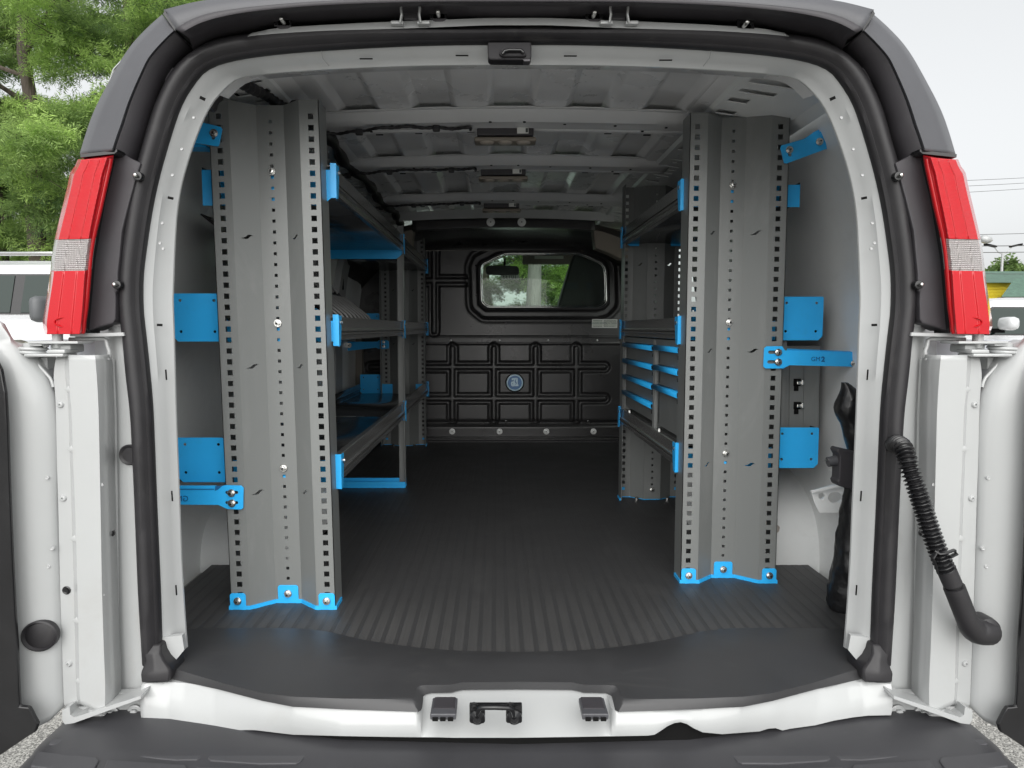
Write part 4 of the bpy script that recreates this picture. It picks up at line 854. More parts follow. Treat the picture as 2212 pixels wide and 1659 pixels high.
# side walls (inner skin with recesses and posts), outer skin, roof
WX = [(.955, F - .02), (.955, -.45), (.95, -.1), (.935, .12), (.91, .30), (.875, .45), (.83, .545), (.80, .585)]
for s in (-1, 1):
    b = MB(); ys = [1.60, 1.9, 2.3, 3.0, 3.4, 4.0, 4.7]
    if s < 0: b.loft([[V3(s * x, y, z) for x, z in WX] for y in ys])
    else:
        # right side has a window opening between y 3.42 and 4.35
        b.loft([[V3(s * x, y, z) for x, z in WX] for y in (1.60, 2.2, 3.42)]); b.loft([[V3(s * x, y, z) for x, z in WX] for y in (4.35, 4.7)])
        b.loft([[V3(s * x, y, z) for x, z in WX[:3]] for y in (3.42, 4.35)]); b.loft([[V3(s * x, y, z) for x, z in WX[5:]] for y in (3.42, 4.35)])
        MB().loft([[V3(s * x, y, z) for x, z in WX[2:6]] for y in (3.42, 4.35)]).build('side_window', GLASS, VAN)
    b.build('side_wall', INNER, VAN, 40)
    b = MB()
    OX = [(.965, -1.0), (1.0, -.7), (1.01, -.3), (1.0, 0), (.98, .25), (.945, .42), (.89, .57), (.80, .66)]
    for (ya, yb) in ((1.62, 3.40), (4.37, 4.95)) if s > 0 else ((1.62, 4.95),): b.loft([[V3(s * x, y, z) for x, z in OX] for y in (ya, yb)])
    b.loft([[V3(s * x, y, z) for x, z in OX[:4]] for y in (4.95, 6.9)]); b.loft([[V3(s * x, y, z) for x, z in OX[6:]] for y in (4.95, 5.6)])
    if s > 0: b.loft([[V3(s * x, y, z) for x, z in OX[:4]] for y in (3.4, 4.37)]); b.loft([[V3(s * x, y, z) for x, z in OX[5:]] for y in (3.4, 4.37)])
    b.build('outer_side', WHITE, VAN, 40, solid=.002)
    # body posts inside, between the bays, with vertical slots
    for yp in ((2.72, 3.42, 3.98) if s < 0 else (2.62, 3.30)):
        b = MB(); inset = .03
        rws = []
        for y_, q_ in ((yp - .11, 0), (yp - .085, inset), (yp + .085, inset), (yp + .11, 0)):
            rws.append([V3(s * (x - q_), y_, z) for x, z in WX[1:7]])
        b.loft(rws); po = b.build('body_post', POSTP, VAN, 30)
        for dz in (.03, .12, .24):
            xx = float(np.interp(dz, [z for _, z in WX], [x for x, _ in WX])) - inset
            MB().box(V3(s * (xx + .002), yp - .02, dz), (.012, .012, .06)).build('slot', DARK, po)
    # wheel arch
    b = MB(); rws = []
    for k in range(25):
        a_ = math.pi * k / 24; y_ = 2.47 - .33 * math.cos(a_); z_ = F - .02 + (.22 if s < 0 else .28) * math.sin(a_) ** .75
        xi = .675
        rws.append([V3(s * .955, y_, z_), V3(s * (xi + .05), y_, z_), V3(s * (xi + .015), y_, z_ - .012), V3(s * xi, y_ , z_ - .05 if z_ - .05 > F - .02 else F - .02), V3(s * (xi - .0), y_, F - .02)])
    b.loft(rws); WA = b.build('wheel_arch', INNER, VAN, 40)
    rws = []
    for k in range(7, 24 if s < 0 else 22):
        a_ = math.pi * k / 24 * .33; y_ = 2.47 - .337 * math.cos(a_); z_ = F - .02 + (.22 if s < 0 else .28) * math.sin(a_) ** .75 + .004
        j = .02 * math.sin(k * .9); rws.append([V3(s * (.815 + j), y_ - .003, z_), V3(s * (.79 + j), y_ - .006, z_ + .002), V3(s * (.765 + j), y_ - .003, z_)])
    MB().loft(rws).build('sealer_bead', SEAM, WA, 50, solid=.003)
# reinforcement bracket with oval holes behind the right corner
pts = [P(u, v, 1.93) for u, v in ((1752, 1062), (1800, 1048), (1836, 1044), (1836, 1102), (1806, 1108), (1770, 1108), (1762, 1092))]
h1 = [P(1775 + 7 * math.cos(a_), 1072 + 7 * math.sin(a_), 1.93) for a_ in np.linspace(0, 2 * math.pi, 12, endpoint=False)]
h2 = [P(1804 + 15 * math.cos(a_), 1075 + 12 * math.sin(a_), 1.93) for a_ in np.linspace(0, 2 * math.pi, 16, endpoint=False)]
MB().prism(pts, (0, .01, 0), [h1, h2]).build('gusset', INNER, VAN, bevel=.002)
MB().prism([P(u, v, 1.92) for u, v in ((1790, 1016), (1812, 1016), (1818, 1046), (1752, 1060), (1755, 1066), (1825, 1050), (1825, 1012))], (0, .004, 0)).build('gusset_lip', INNER, VAN, bevel=.001)

# roof skin with pressed beads, between the rear header and the cab
def arch(x): a_ = abs(x); return .632 - .055 * x * x - (max(0, a_ - .56) ** 2) * .6
beadx = [.058, .165, .275, .385, .485]
def bead(x):
    a_ = abs(x); z_ = 0; on = 1
    for i, e in enumerate(beadx):
        t_ = min(1, max(0, (a_ - e) / .020 + .5)); z_ = z_ * (1 - t_) + (0.0 if i % 2 == 0 else 0.016) * t_ if i else 0.016 * (1 - t_)
    return z_
xs2 = sorted(set([round(-.70 + .7 * i / 40, 4) for i in range(81)] + [sg * (e + d) for e in beadx for d in (-.011, -.009, .009, .011) for sg in (-1, 1)]))
ysr = [1.60, 1.66, 1.72, 2.5, 3.3, 4.2, 4.8]
def rz_(x, y): f = 1.0; return arch(x) + bead(x) * (0 if y < 1.67 else 1)
MB().loft([[V3(x, y, rz_(x, y)) for x in xs2] for y in ysr]).build('roof_skin', ROOFP, VAN, 25)
MB().loft([[V3(x, y, arch(x) + .035) for x in np.linspace(-.75, .75, 21)] for y in (1.52, 4.8, 6.0)]).build('roof_outer', WHITE, VAN, 40, solid=.002)
# rear header closing the gap between flange and roof skin
hd = full([(1115, 136), (1000, 136), (880, 139), (710, 146), (567, 157), (507, 168), (467, 203)], 1.53, 40)
MB().loft([hd, [p + Vector((0, .07, .012)) for p in hd], [V3(p.x * 1.0, 1.66, max(p.z - CZ + .02, arch(p.x) - .002)) for p in hd]]).build('rear_header', ROOFP, VAN, 40)
# black trough and sloping rail with slots along each side of the roof
for s in (-1, 1):
    x0r = .595 if s < 0 else .555
    MB().loft([[V3(s * x, y, z) for x, z in ((x0r - .05, arch(x0r - .05) - .002), (x0r - .035, arch(x0r) - .004), (x0r - .004, arch(x0r) - .006), (x0r, .602))] for y in (1.75, 4.6)]).build('roof_trough', ROOFP, VAN, 30)
    # rail plate in local (y, t) coordinates
    p0, p1 = V3(s * x0r, 0, .600), V3(s * (x0r + .215), 0, .568)
    dz = (p1 - p0)
    def rl(y, t): return Vector((p0.x + dz.x * t, y, p0.z + dz.z * t))
    holes = []; rr_ = random.Random(3 if s < 0 else 5); y_ = 1.90
    while y_ < 4.15:
        k = rr_.choice((0, 0, 1, 2))
        if k == 0: holes.append([(y_, .08), (y_ + .018, .08), (y_ + .018, .36), (y_, .36)]); y_ += .052
        elif k == 1: holes.append([(y_, .06), (y_ + .036, .06), (y_ + .036, .30), (y_, .30)]); y_ += .10
        else: holes.append([(y_ + .01 * math.cos(a_), .2 + .05 * math.sin(a_)) for a_ in np.linspace(0, 2 * math.pi, 8, endpoint=False)]); y_ += .05
    holes += [[(1.655, .10), (1.70, .10), (1.70, .70), (1.655, .70)], [(1.745, .08), (1.79, .08), (1.79, .62), (1.745, .62)], [(1.83, .08), (1.86, .08), (1.86, .5), (1.83, .5)]]
    out_ = [(1.58, 0), (4.55, 0), (4.55, 1), (1.58, 1)]
    nrm = Vector((s * .0006, 0, .003))
    b = MB(); b.prism([rl(*q_) for q_ in out_], nrm, [[rl(*q_) for q_ in h] for h in holes]); b.loft([[rl(1.58, 1), rl(4.55, 1)], [rl(1.58, 1) + Vector((s * .03, 0, -.02)), rl(4.55, 1) + Vector((s * .03, 0, -.02))]])
    b.loft([[rl(1.58, 0), rl(4.55, 0)], [rl(1.58, 0) + Vector((-s * .012, 0, .012)), rl(4.55, 0) + Vector((-s * .012, 0, .012))]])
    b.build('roof_rail', INNER, VAN, 30)
    MB().loft([[V3(s * (x0r + .01), y, .616), V3(s * (x0r + .21), y, .592)] for y in (1.62, 4.5)]).build('slot_shade_sheet', DARK, VAN)  # black sheet added behind the rail so its slots look shaded

# roof bows
def bow(y0, y1, label=None):
    b = MB(); xs3 = np.linspace(-.60, .60, 61); d = y1 - y0
    prof = [(0, -.001), (.10, -.001), (.20, -.020), (.30, -.030), (.52, -.030), (.60, -.034), (.64, -.034), (.70, -.030), (.80, -.026), (.84, -.032), (.90, -.034), (.96, -.030), (1.0, -.022), (1.0, -.008)]
    rows = []
    for fy, z_ in prof:
        r_ = []
        for x in xs3:
            sc_ = .008 * (1 if bead(x) > .005 else 0) if fy == 0 else 0
            r_.append(V3(x, y0 + d * fy - sc_, arch(x) + z_ * (1 - .35 * (abs(x) / .6) ** 3) - .0005))
        rows.append(r_)
    b.loft(rows); B = b.build('roof_bow', BOWP, VAN, 30, solid=.0015)
    for x, f in ((.16, .42), (.31, .45), (.46, .42), (-.22, .9), (-.42, .75), (.40, .75), (-.06, .3), (.04, .3), (-.35, .42)):
        MB().lathe([(.0045, .001), (.0045, -.0012), (.001, -.0012)], V3(x, y0 + d * f, arch(x) - .031), (0, 0, 1), 10).build('hole', DARK, B)
    for x in (-.40, -.28, -.12, .3, .42): MB().box(V3(x, y0 + d * .95, arch(x) - .033), (.022, .005, .003)).build('slot', DARK, B)
    return B
BOWS = [(2.09, 2.24), (2.65, 2.79), (3.38, 3.53)]
for k, (ya, yb) in enumerate(BOWS):
    B = bow(ya, yb)
    ym = ya + (yb - ya) * .55; xo = -.015; zl = arch(0) - .032
    L = bpy.data.objects.new('dome_lamp', None); COL.objects.link(L); L.location = V3(xo, ym, zl); adopt(L, VAN)
    L['label'] = ('beige dome lamp on the nearest roof bow', 'beige dome lamp on the middle roof bow', 'beige dome lamp on the farthest roof bow')[k]
    MB().box(V3(xo, ym + .03, zl - .012), (.170, .04, .024), bev=.004).build('lamp_base', PLAST, L)
    MB().box(V3(xo, ym + .045, zl - .033), (.188, .06, .014), bev=.008).build('lamp_bezel', BEIGE, L, 40)
    for q_ in (-.055, .0, .055): MB().lathe([(.022, .0), (.019, -.004), (.01, -.006), (.002, -.0065)], V3(xo + q_, ym + .03, zl - .040), (0, 0, 1), 16).build('lamp_lens', mat('lens_warm%d%d' % (k, int(q_ * 1000)), (.42, .37, .32), .3), L, 60)
    MB().box(V3(xo + .052, ym + .003, zl - .012), (.034, .002, .018)).build('sticker', PAPER, L)
    MB().box(V3(xo + .064, ym + .0015, zl - .012), (.007, .001, .012)).build('sticker_print', INK, L)
    # cable clipped along the left half of the bow
    pts = []; N = 26; rr_ = random.Random(k)
    for i in range(N):
        t_ = i / (N - 1); x = -.62 + (.50) * t_; wv = .018 * math.sin(t_ * 9 + k) * (1 - t_ * .3) + .006 * math.sin(t_ * 37)
        pts.append(V3(x, ya + (yb - ya) * (.42 + wv * 7), arch(x) - .037 - .006 * (1 - math.cos(t_ * 9)) * .3))
    pts = [V3(-.66, ya + .12, arch(.6) - .05)] + pts + [V3(-.12, ym + .01, zl - .008)]
    W_ = MB().tube([Vector(q_) for q_ in spline(pts, 90)], [.0048 + .0008 * math.sin(i * 1.9) for i in range(90)], 8).build('lamp_cable', RUBBER, VAN, 60)
    for t_ in (.14, .40, .78):
        q_ = spline(pts, 90)[int(90 * t_)]; MB().box(Vector(q_) + Vector((0, 0, -.003)), (.022, .016, .018), bev=.004).build('cable_clip', RUBBER, W_)
# header bow over the partition
b = MB(); xs3 = np.linspace(-.60, .60, 41)
b.loft([[V3(x, y, arch(x) + z) for x in xs3] for y, z in ((3.85, -.002), (3.88, -.018), (3.91, -.026), (3.93, -.036), (3.96, -.030))]); b.build('front_header', BOWP, VAN, 30)
for s in (-1, 1):
    pts = [V3(s * .50, 4.02, .565), V3(s * .60, 4.02, .555), V3(s * .70, 4.02, .54), V3(s * .80, 4.02, .50), V3(s * .84, 4.02, .42), V3(s * .74, 4.06, .38), V3(s * .66, 4.06, .39), V3(s * .60, 4.06, .42), V3(s * .52, 4.06, .45)]
    MB().prism(pts, (0, .10, 0)).build('pillar_cover', BEIGE, VAN, 40, bevel=.01)
# thick wiring loom along the left roof rail and its start at the rear corner
lp = [P(u, v, y) for u, v, y in ((452, 235, 1.62), (470, 205, 1.63), (486, 178, 1.66), (505, 168, 1.68), (520, 178, 1.72), (545, 192, 1.78), (575, 205, 1.86), (600, 224, 1.92), (632, 238, 2.0))]
MB().tube([Vector(q_) for q_ in spline(lp, 60)], [.013 + .002 * math.sin(i * 1.7) for i in range(60)], 10).build('wiring_loom', RUBBER, VAN, 50)
lp = [V3(-.572 + .010 * math.sin(y * 9), y, .588 + .004 * math.sin(y * 14)) for y in np.linspace(1.95, 4.1, 60)]
MB().tube(lp, [.017 + .006 * math.sin(i * .9) for i in range(60)], 8).build('wiring_loom', RUBBER, VAN, 50)

# ================================================================= cab beyond the partition
MB().loft([[V3(x, y, z) for x in np.linspace(-.8, .8, 9)] for y, z in ((4.72, .60), (5.35, .60), (5.55, .585), (5.62, .575))]).build('headliner', TAN, VAN, 40, solid=.01)
for s in (-1, 1):
    MB().prism([V3(s * .80, 5.45, .60), V3(s * .72, 5.50, .60), V3(s * .80, 6.35, .05), V3(s * .88, 6.35, .05)], (0, .05, 0)).build('windscreen_pillar', TAN, VAN, bevel=.01)
    MB().box(V3(s * .95, 5.6, -.35), (.08, 2.0, .7)).build('cab_door', TAN, VAN)
MB().prism([V3(-.80, 5.52, .60), V3(.80, 5.52, .60), V3(.88, 6.38, .03), V3(-.88, 6.38, .03)], (0, .004, .003)).build('windscreen', GLASS, VAN)
MB().box(V3(0, 6.15, -.12), (1.8, .5, .22), bev=.05).build('dashboard', PLAST, VAN, 40)
MB().box(V3(0, 5.6, -.75), (1.9, 2.2, .05)).build('cab_floor', PLAST, VAN)
MB().loft([[V3(x, y, z) for x in (-.9, 0, .9)] for y, z in ((6.38, .03), (6.9, -.08), (7.4, -.3), (7.5, -.7))]).build('bonnet', WHITE, VAN, 40, solid=.01)
MB().box(P(1188, 557, 5.5) + Vector((0, 0, 0)), (.42, .02, .10), bev=.008).build('sun_visor', TAN, VAN)
MB().box(P(1186, 556, 5.48), (.22, .004, .022)).build('visor_label', PAPER2, VAN)
MI = MB().prism([P(u, v, 5.62) for u, v in [(1008.4 + X / 6.8, 520.5 + Y / 6.8) for X, Y in ((300, 365), (560, 360), (740, 370), (765, 400), (772, 470), (755, 495), (560, 500), (300, 492), (275, 465), (278, 400))]], (0, .05, 0)).build('rear_view_mirror', PLAST, VAN, 40, bevel=.006)
MB().tube([P(1090, 574, 5.64), P(1090.5, 558, 5.60)], .008, 8).build('mirror_stalk', DARK, MI)
st_ = MB().prism([P(u, v, 5.72) for u, v in ((1081, 594), (1122, 594), (1122, 603), (1082, 604))], (0, .003, 0)).build('windscreen_sticker', PAPER, VAN)
text('sticker_number', '10133', .046, P(1101, 598, 5.715), (math.pi / 2, 0, 0), INK, st_, mirror=True)
# passenger seat back, black
b = MB(); b.prism([P(u, v, 4.88) for u, v in ((1240, 549), (1252, 547), (1290, 560), (1330, 575), (1330, 700), (1196, 700), (1206, 662), (1216, 625), (1228, 585))], (0, .14, 0)); b.build('seat_back', PLAST, VAN, 40, bevel=.02)

# ================================================================= partition
PART = node('partition', (0, 4.66, FLOOR), 'moulded black plastic partition with a window, closing off the cargo area', 'partition')
YB = 4.66
def B2(u, v): p_ = P(u, v, YB); return (p_.x, p_.z - CZ)
x0_, x1_, z0_, z1_ = -.955, .955, F + .0, .50
st = .0055; gx = np.arange(x0_, x1_ + 1e-6, st); gzv = np.arange(z0_, z1_ + 1e-6, st); X, Z = np.meshgrid(gx, gzv)
def seg(ax, az, bx_, bz_):
    dx, dz_ = bx_ - ax, bz_ - az; t_ = np.clip(((X - ax) * dx + (Z - az) * dz_) / (dx * dx + dz_ * dz_ + 1e-12), 0, 1)
    return np.hypot(X - ax - t_ * dx, Z - az - t_ * dz_)
D_ = np.full(X.shape, 9.0)
for u in (888, 977, 1067, 1157, 1245):
    a_ = B2(u, 752); c = B2(u, 904); D_ = np.minimum(D_, seg(*a_, *c))
for v in (793, 861):
    a_ = B2(800, v); c = B2(1306, v); D_ = np.minimum(D_, seg(*a_, *c))
a_ = B2(937, 480); c = B2(937, 716); D_ = np.minimum(D_, seg(*a_, *c)); a_ = B2(860, 606); c = B2(1010, 606); D_ = np.minimum(D_, seg(*a_, *c))
def sm(t_): t_ = np.clip(t_, 0, 1); return t_ * t_ * (3 - 2 * t_)
Hh = -.026 * sm((D_ - .010) / .008) + .023 * sm((D_ - .033) / .007)   # bar top 0, trench -20 mm, field -3 mm
wp = [(1088, 545.5), (1245, 545), (1261, 548), (1302.5, 567.5), (1310, 582), (1312, 653), (1302.5, 663), (1290, 666), (1051, 666), (1038, 655), (1035.6, 579), (1040, 569)]
wq = [B2(u, v) for u, v in wp]
def polydist(poly):
    d = np.full(X.shape, 9.0); ins = np.zeros(X.shape, bool); n_ = len(poly)
    for i in range(n_):
        (ax, az), (bx_, bz_) = poly[i], poly[(i + 1) % n_]; d = np.minimum(d, seg(ax, az, bx_, bz_))
        c_ = ((az > Z) != (bz_ > Z)) & (X < (bx_ - ax) * (Z - az) / (bz_ - az + 1e-12) + ax); ins ^= c_
    return np.where(ins, -d, d)
dw = polydist(wq)
Hh = Hh * sm((dw - .07) / .02)
Hh = Hh - .030 * (1 - sm((dw - .052) / .022)) + .012 * (1 - sm((dw - .012) / .01)) + .004 * np.exp(-((dw - .085) / .01) ** 2)
zl1, zl2 = B2(1112, 745)[1], B2(1112, 727)[1]
Hh += np.where((Z > zl1) & (Z < zl2), .006, 0) + .003 * np.exp(-((Z - zl2) / .004) ** 2) + .004 * np.exp(-((Z - zl1 - .01) / .003) ** 2)
zr1, zr2 = B2(1112, 945)[1], B2(1112, 920)[1]
Hh += .004 * sm((zr2 - Z) / .01) - .02 * np.exp(-((Z - B2(1112, 914)[1]) / .013) ** 2)
n_x, n_z = len(gx), len(gzv)
V_ = np.stack([X, YB - Hh, Z + CZ], -1).reshape(-1, 3)
idx_ = np.arange(n_x * n_z).reshape(n_z, n_x); A = idx_[:-1, :-1].ravel(); keep = (dw[:-1, :-1].ravel() > -.004)
Fq = np.stack([A, A + 1, A + n_x + 1, A + n_x], 1)[keep]
me = bpy.data.meshes.new('moulded_panel'); me.from_pydata(V_.tolist(), [], Fq.tolist()); me.materials.append(ABS); me.shade_smooth(); link('moulded_panel', me, PART)
# top of the partition sweeping back to the header bow
b = MB(); rws = []
for y_, z_ in ((4.66, .50), (4.655, .525), (4.62, .545), (4.50, .555), (4.30, .560), (4.02, .572), (3.95, .590)):
    rws.append([V3(x, y_ + (-.0 if y_ > 4.6 else 0) , z_ - (.05 * (abs(x) / .6) ** 4 if y_ < 4.6 else .05 * (abs(x) / .6) ** 4 * (z_ > .51))) for x in np.linspace(-.92, .92, 47)])
b.loft(rws); b.build('top_panel', ABS, PART, 50)
rws = [[V3(x, y_, arch(x) + z_) for x in np.linspace(-.5, .5, 31)] for y_, z_ in ((3.945, -.030), (3.935, -.050), (3.935, -.085), (3.99, -.088))]
MB().loft([[p for p in r] for r in rws]).build('top_flange', ABS, PART, 40, solid=.003)
for u in (1060, 1127): o = link('washer_bolt', BIGW, PART, P(u, 480, 3.925)); o.scale = (1.15, 1, 1.15)
for u, v in ((976.7, 932), (1079, 932), (1180, 932), (1282, 932)): link('washer_bolt', BIGW, PART, P(u, v, YB - .008))
for u in (974, 1079, 1184, 1290): link('rivet', RIVET, PART, P(u, 735, YB - .009))
for u, v in ((1093, 698), (1093, 910), (1271, 910)): MB().lathe([(.008, .001), (.008, -.003), (.003, -.004)], P(u, v, YB - .002), (0, 1, 0), 12).build('plug', GLOSSB, PART)
for u, v in ((1290, 480), ): pass
# rubber frame and bright bead around the glass
wr = [P(u, v, YB + .002) for u, v in wp]
def ringpath(k, dy):
    c = sum(wr, Vector()) / len(wr); L = [Vector((c.x + (p.x - c.x) * k[0], p.y + dy, c.z + (p.z - c.z) * k[1])) for p in wr]
    o_ = []
    for i in range(len(L)):
        a_, b_, c_ = L[i - 1], L[i], L[(i + 1) % len(L)]
        ra, rc = min(.02, (b_ - a_).length * .4), min(.02, (c_ - b_).length * .4); q0 = b_ + (a_ - b_).normalized() * ra; q1 = b_ + (c_ - b_).normalized() * rc
        for t_ in (0, .25, .5, .75, 1): o_.append(q0 * (1 - t_) ** 2 + b_ * 2 * t_ * (1 - t_) + q1 * t_ * t_)
    return o_ + [o_[0], o_[1]]
MB().tube(ringpath((1.01, 1.02), 0.0), .010, 8, up=(0, 1, 0)).build('window_gasket', RUBBER, PART, 50)
BR = mat('bright_bead', (.62, .64, .62), .10, metal=1.0)
MB().tube(ringpath((.985, .965), -.004), .0040, 8, up=(0, 1, 0)).build('window_bead', BR, PART, 50)
MB().tube(ringpath((.965, .92), .008), .0028, 8, up=(0, 1, 0)).build('window_bead', BR, PART, 50)
MB().prism(ringpath((1, 1), .006)[:-2], (0, .004, 0)).build('window_pane', GLASS, PART)
for (X_, Y_) in ((1110, 125), (145, 785), (1105, 1005), (1740, 1010), (2090, 780), (135, 360)): MB().lathe([(.006, .004), (.006, -.003), (.002, -.005)], P(1008.4 + X_ / 6.8, 520.5 + Y_ / 6.8, YB + .012), (0, 1, 0), 10).build('screw', GLOSSB, PART)
# round badge
c = P(1112, 826.5, YB - .006)
BG = bpy.data.objects.new('badge', None); COL.objects.link(BG); BG.location = c; adopt(BG, PART); BG['label'] = 'round blue and white maker badge'
MB().lathe([(.062, .006), (.063, -.001), (.058, -.003)], c, (0, 1, 0), 40).build('badge_rim', GLOSSB, BG, 40)
MB().lathe([(.0545, 0), (.0545, -.006), (.052, -.0072), (.0465, -.0072), (.0455, -.0062)], c, (0, 1, 0), 40).build('badge_ring', BADGEW, BG, 40)
MB().lathe([(.0455, 0), (.0455, -.0070), (.001, -.0070)], c, (0, 1, 0), 40).build('badge_disc', BADGEB, BG, 40)
def bg(px, py, dy): return Vector((c.x + (px - 1055) / 10.37 / 1.8445 * YB / FPX, c.y - dy, c.z - (py - 880) / 10.37 / 1.8445 * YB / FPX))
for poly in ([(930, 690), (1150, 680), (1175, 700), (1180, 950), (1205, 955), (1205, 1022), (1020, 1025), (990, 1035), (930, 1030), (900, 990), (895, 880), (925, 830), (1000, 825), (1010, 790), (1000, 735), (990, 770), (925, 785)],):
    MB().prism([bg(a_, b_, .0070) for a_, b_ in poly], (0, -.0014, 0)).build('badge_letters', BADGEW, BG)
for poly in ([(1125, 712), (1075, 760), (1052, 810), (1065, 860), (1100, 905), (1085, 950), (1055, 985), (1095, 960), (1130, 910), (1120, 860), (1088, 815), (1095, 765)], [(958, 890), (975, 885), (982, 920), (975, 950), (960, 945)], [(925, 790), (995, 790), (1003, 820), (985, 803), (925, 800)]):
    MB().prism([bg(a_, b_, .0083) for a_, b_ in poly], (0, -.0008, 0)).build('badge_stroke', BADGEB, BG)
# paper label with tiny print, upper right of the partition
def lb(px, py, dy=0): p_ = P((2330 + px / 13.825) / 1.8445, (1250 + py / 13.825) / 1.8445, YB - .008); p_.y -= dy; return p_
LB = MB().prism([lb(400, 295), (lb(1800, 305)), lb(1788, 785), lb(388, 770)], (0, .001, 0)).build('paper_label', PAPER, PART)
MB().prism([lb(432, 335, .0006), lb(985, 335, .0006), lb(980, 735, .0006), lb(432, 735, .0006)], (0, .0004, 0)).build('label_field', PAPER2, LB)
MB().prism([lb(1030, 340, .0006), lb(1755, 345, .0006), lb(1745, 740, .0006), lb(1025, 735, .0006)], (0, .0004, 0)).build('label_field', PAPER2, LB)
for body, px, py, size, m_ in (('Manufactured by', 705, 372, .0088, INK), ('RANGER DESIGN', 765, 520, .0135, INK2), ('rangerdesign.com', 700, 692, .0088, INK)):
    text('label_print', body, size, lb(px, py, .0016), (math.pi / 2, 0, 0), m_, LB, .0002)
for k, body in enumerate(('Montreal, QC', 'Brantford, ON', 'St-Paul, MN', 'Joliet, IL', 'Bowling Green, OH')): text('label_print', body, .0085, lb(1040, 378 + 78 * k, .0016), (math.pi / 2, 0, 0), INK, LB, .0002, 'LEFT')
for k, body in enumerate(('Erie, PA', 'Louisville, KY', 'Southfield, MI')): text('label_print', body, .0085, lb(1465, 378 + 78 * k, .0016), (math.pi / 2, 0, 0), INK, LB, .0002, 'LEFT')
# floor strip under the partition
MB().box(V3(0, 4.61, F + .012), (1.6, .08, .012), bev=.003).build('foot_strip', ABS, PART)
# ================================================================= shelving
HS = .0275
def post(parent, xin, s, y0, d, n=45, h=1.285, bolts=(), blues=(), sw=(), label=None, lean=0.0):
    """corrugated perforated upright; a runs outward from the aisle edge, b away from the camera times d"""
    def T(a, b_, z): return Vector((xin + s * a + lean * z / h, y0 + d * b_, FLOOR + .008 + z))
    segs = [((0, .075), (0, 0)), ((0, 0), (.049, 0)), ((.049, 0), (.100, .045)), ((.100, .045), (.169, .045)), ((.169, .045), (.222, 0)), ((.222, 0), (.272, 0)), ((.272, 0), (.272, .075))]
    b = MB(); H0 = .035
    for i, ((a0, b0), (a1, b1)) in enumerate(segs):
        Ls = math.hypot(a1 - a0, b1 - b0); holes = []
        def M_(t, z): return T(a0 + (a1 - a0) * t / Ls, b0 + (b1 - b0) * t / Ls, z)
        if i in (1, 5):
            c = Ls * (.42 if i == 1 else .50)
            holes = [[(c - .0068, H0 + HS * k - .0068), (c + .0068, H0 + HS * k - .0068), (c + .0068, H0 + HS * k + .0068), (c - .0068, H0 + HS * k + .0068)] for k in range(n)]
        if i == 3: holes = [[(Ls * .5 - .004, H0 + HS * k - .004), (Ls * .5 + .004, H0 + HS * k - .004), (Ls * .5 + .004, H0 + HS * k + .004), (Ls * .5 - .004, H0 + HS * k + .004)] for k in range(n)]
        if i in (2, 4): holes = [swoosh(Ls * .52, z, .8 if i == 2 else 1.0, 1 if s > 0 else -1) for z in sw]
        th = Vector(((b1 - b0) / Ls * s * -1, (a1 - a0) / Ls * d, 0)) * .0018
        if s < 0: th.x = (b1 - b0) / Ls * .0018
        b.prism([M_(*q_) for q_ in ((0, 0), (Ls, 0), (Ls, h), (0, h))], th, [[M_(*q_) for q_ in h_] for h_ in holes])
    PO = b.build('upright', GREY, parent, label=label)
    # blue foot: strip following the profile and three bolted tabs
    ft = MB(); path = [(-.002, .06), (-.002, -.002), (.052, -.002), (.100, .043), (.169, .043), (.222, -.002), (.275, -.002), (.275, .06)]
    ft.loft([[T(a, b_, -.004) for a, b_ in path], [T(a, b_, .006) for a, b_ in path]])
    FT = ft.build('foot_bracket', BLUE, PO, solid=.004)
    for a0, a1, bb, z1 in ((.001, .043, -.004, .040), (.108, .162, .041, .045), (.232, .273, -.004, .040)):
        pts = [(a0, 0), (a1, 0), (a1, z1 - .006), (a1 - .002, z1 - .002), (a1 - .006, z1), (a0 + .006, z1), (a0 + .002, z1 - .002), (a0, z1 - .006)]
        t_ = MB().prism([T(a, bb, z) for a, z in pts], (0, .003 * d, 0)).build('foot_tab', BLUE, PO, bevel=.0008)
        if d > 0 or bb > .03: bolt(PO, T((a0 + a1) / 2, bb - .001 * d, z1 * .5), rot=(0, 0, 0 if d > 0 else math.pi))
    if d < 0:
        for a_ in (.07, .20): MB().lathe([(.008, -.004), (.008, .006), (.005, .010)], T(a_, .05, .0), (0, 0, 1), 8).build('bolt', ZINC, PO)
    for z in bolts:
        bolt(PO, T(.1345, .044 if d > 0 else .047, z), rot=(0, 0, 0 if d > 0 else math.pi))
        if d < 0: bolt(PO, T(.1345, .048, z))
    for z in blues: MB().box(T(.1345, .0505, z), (.0078, .004, .0078)).build('peg', BLUE, PO)
    return PO
def beam(parent, xin, s, y0, y1, zt, zb, nm='front_beam'):
    h = zt - zb
    prof = [(.016, 1.0), (.001, 1.0), (0, .98), (0, .50), (-.007, .455), (-.007, .40), (.003, .375), (.003, .335), (-.007, .31), (-.007, .255), (0, .21), (0, .02), (.002, 0), (.016, 0)]
    return MB().loft([[V3(xin + s * a, y, zb + h * t_) for a, t_ in prof] for y in (y0, y1)]).build(nm, STEEL, parent, solid=.0016)
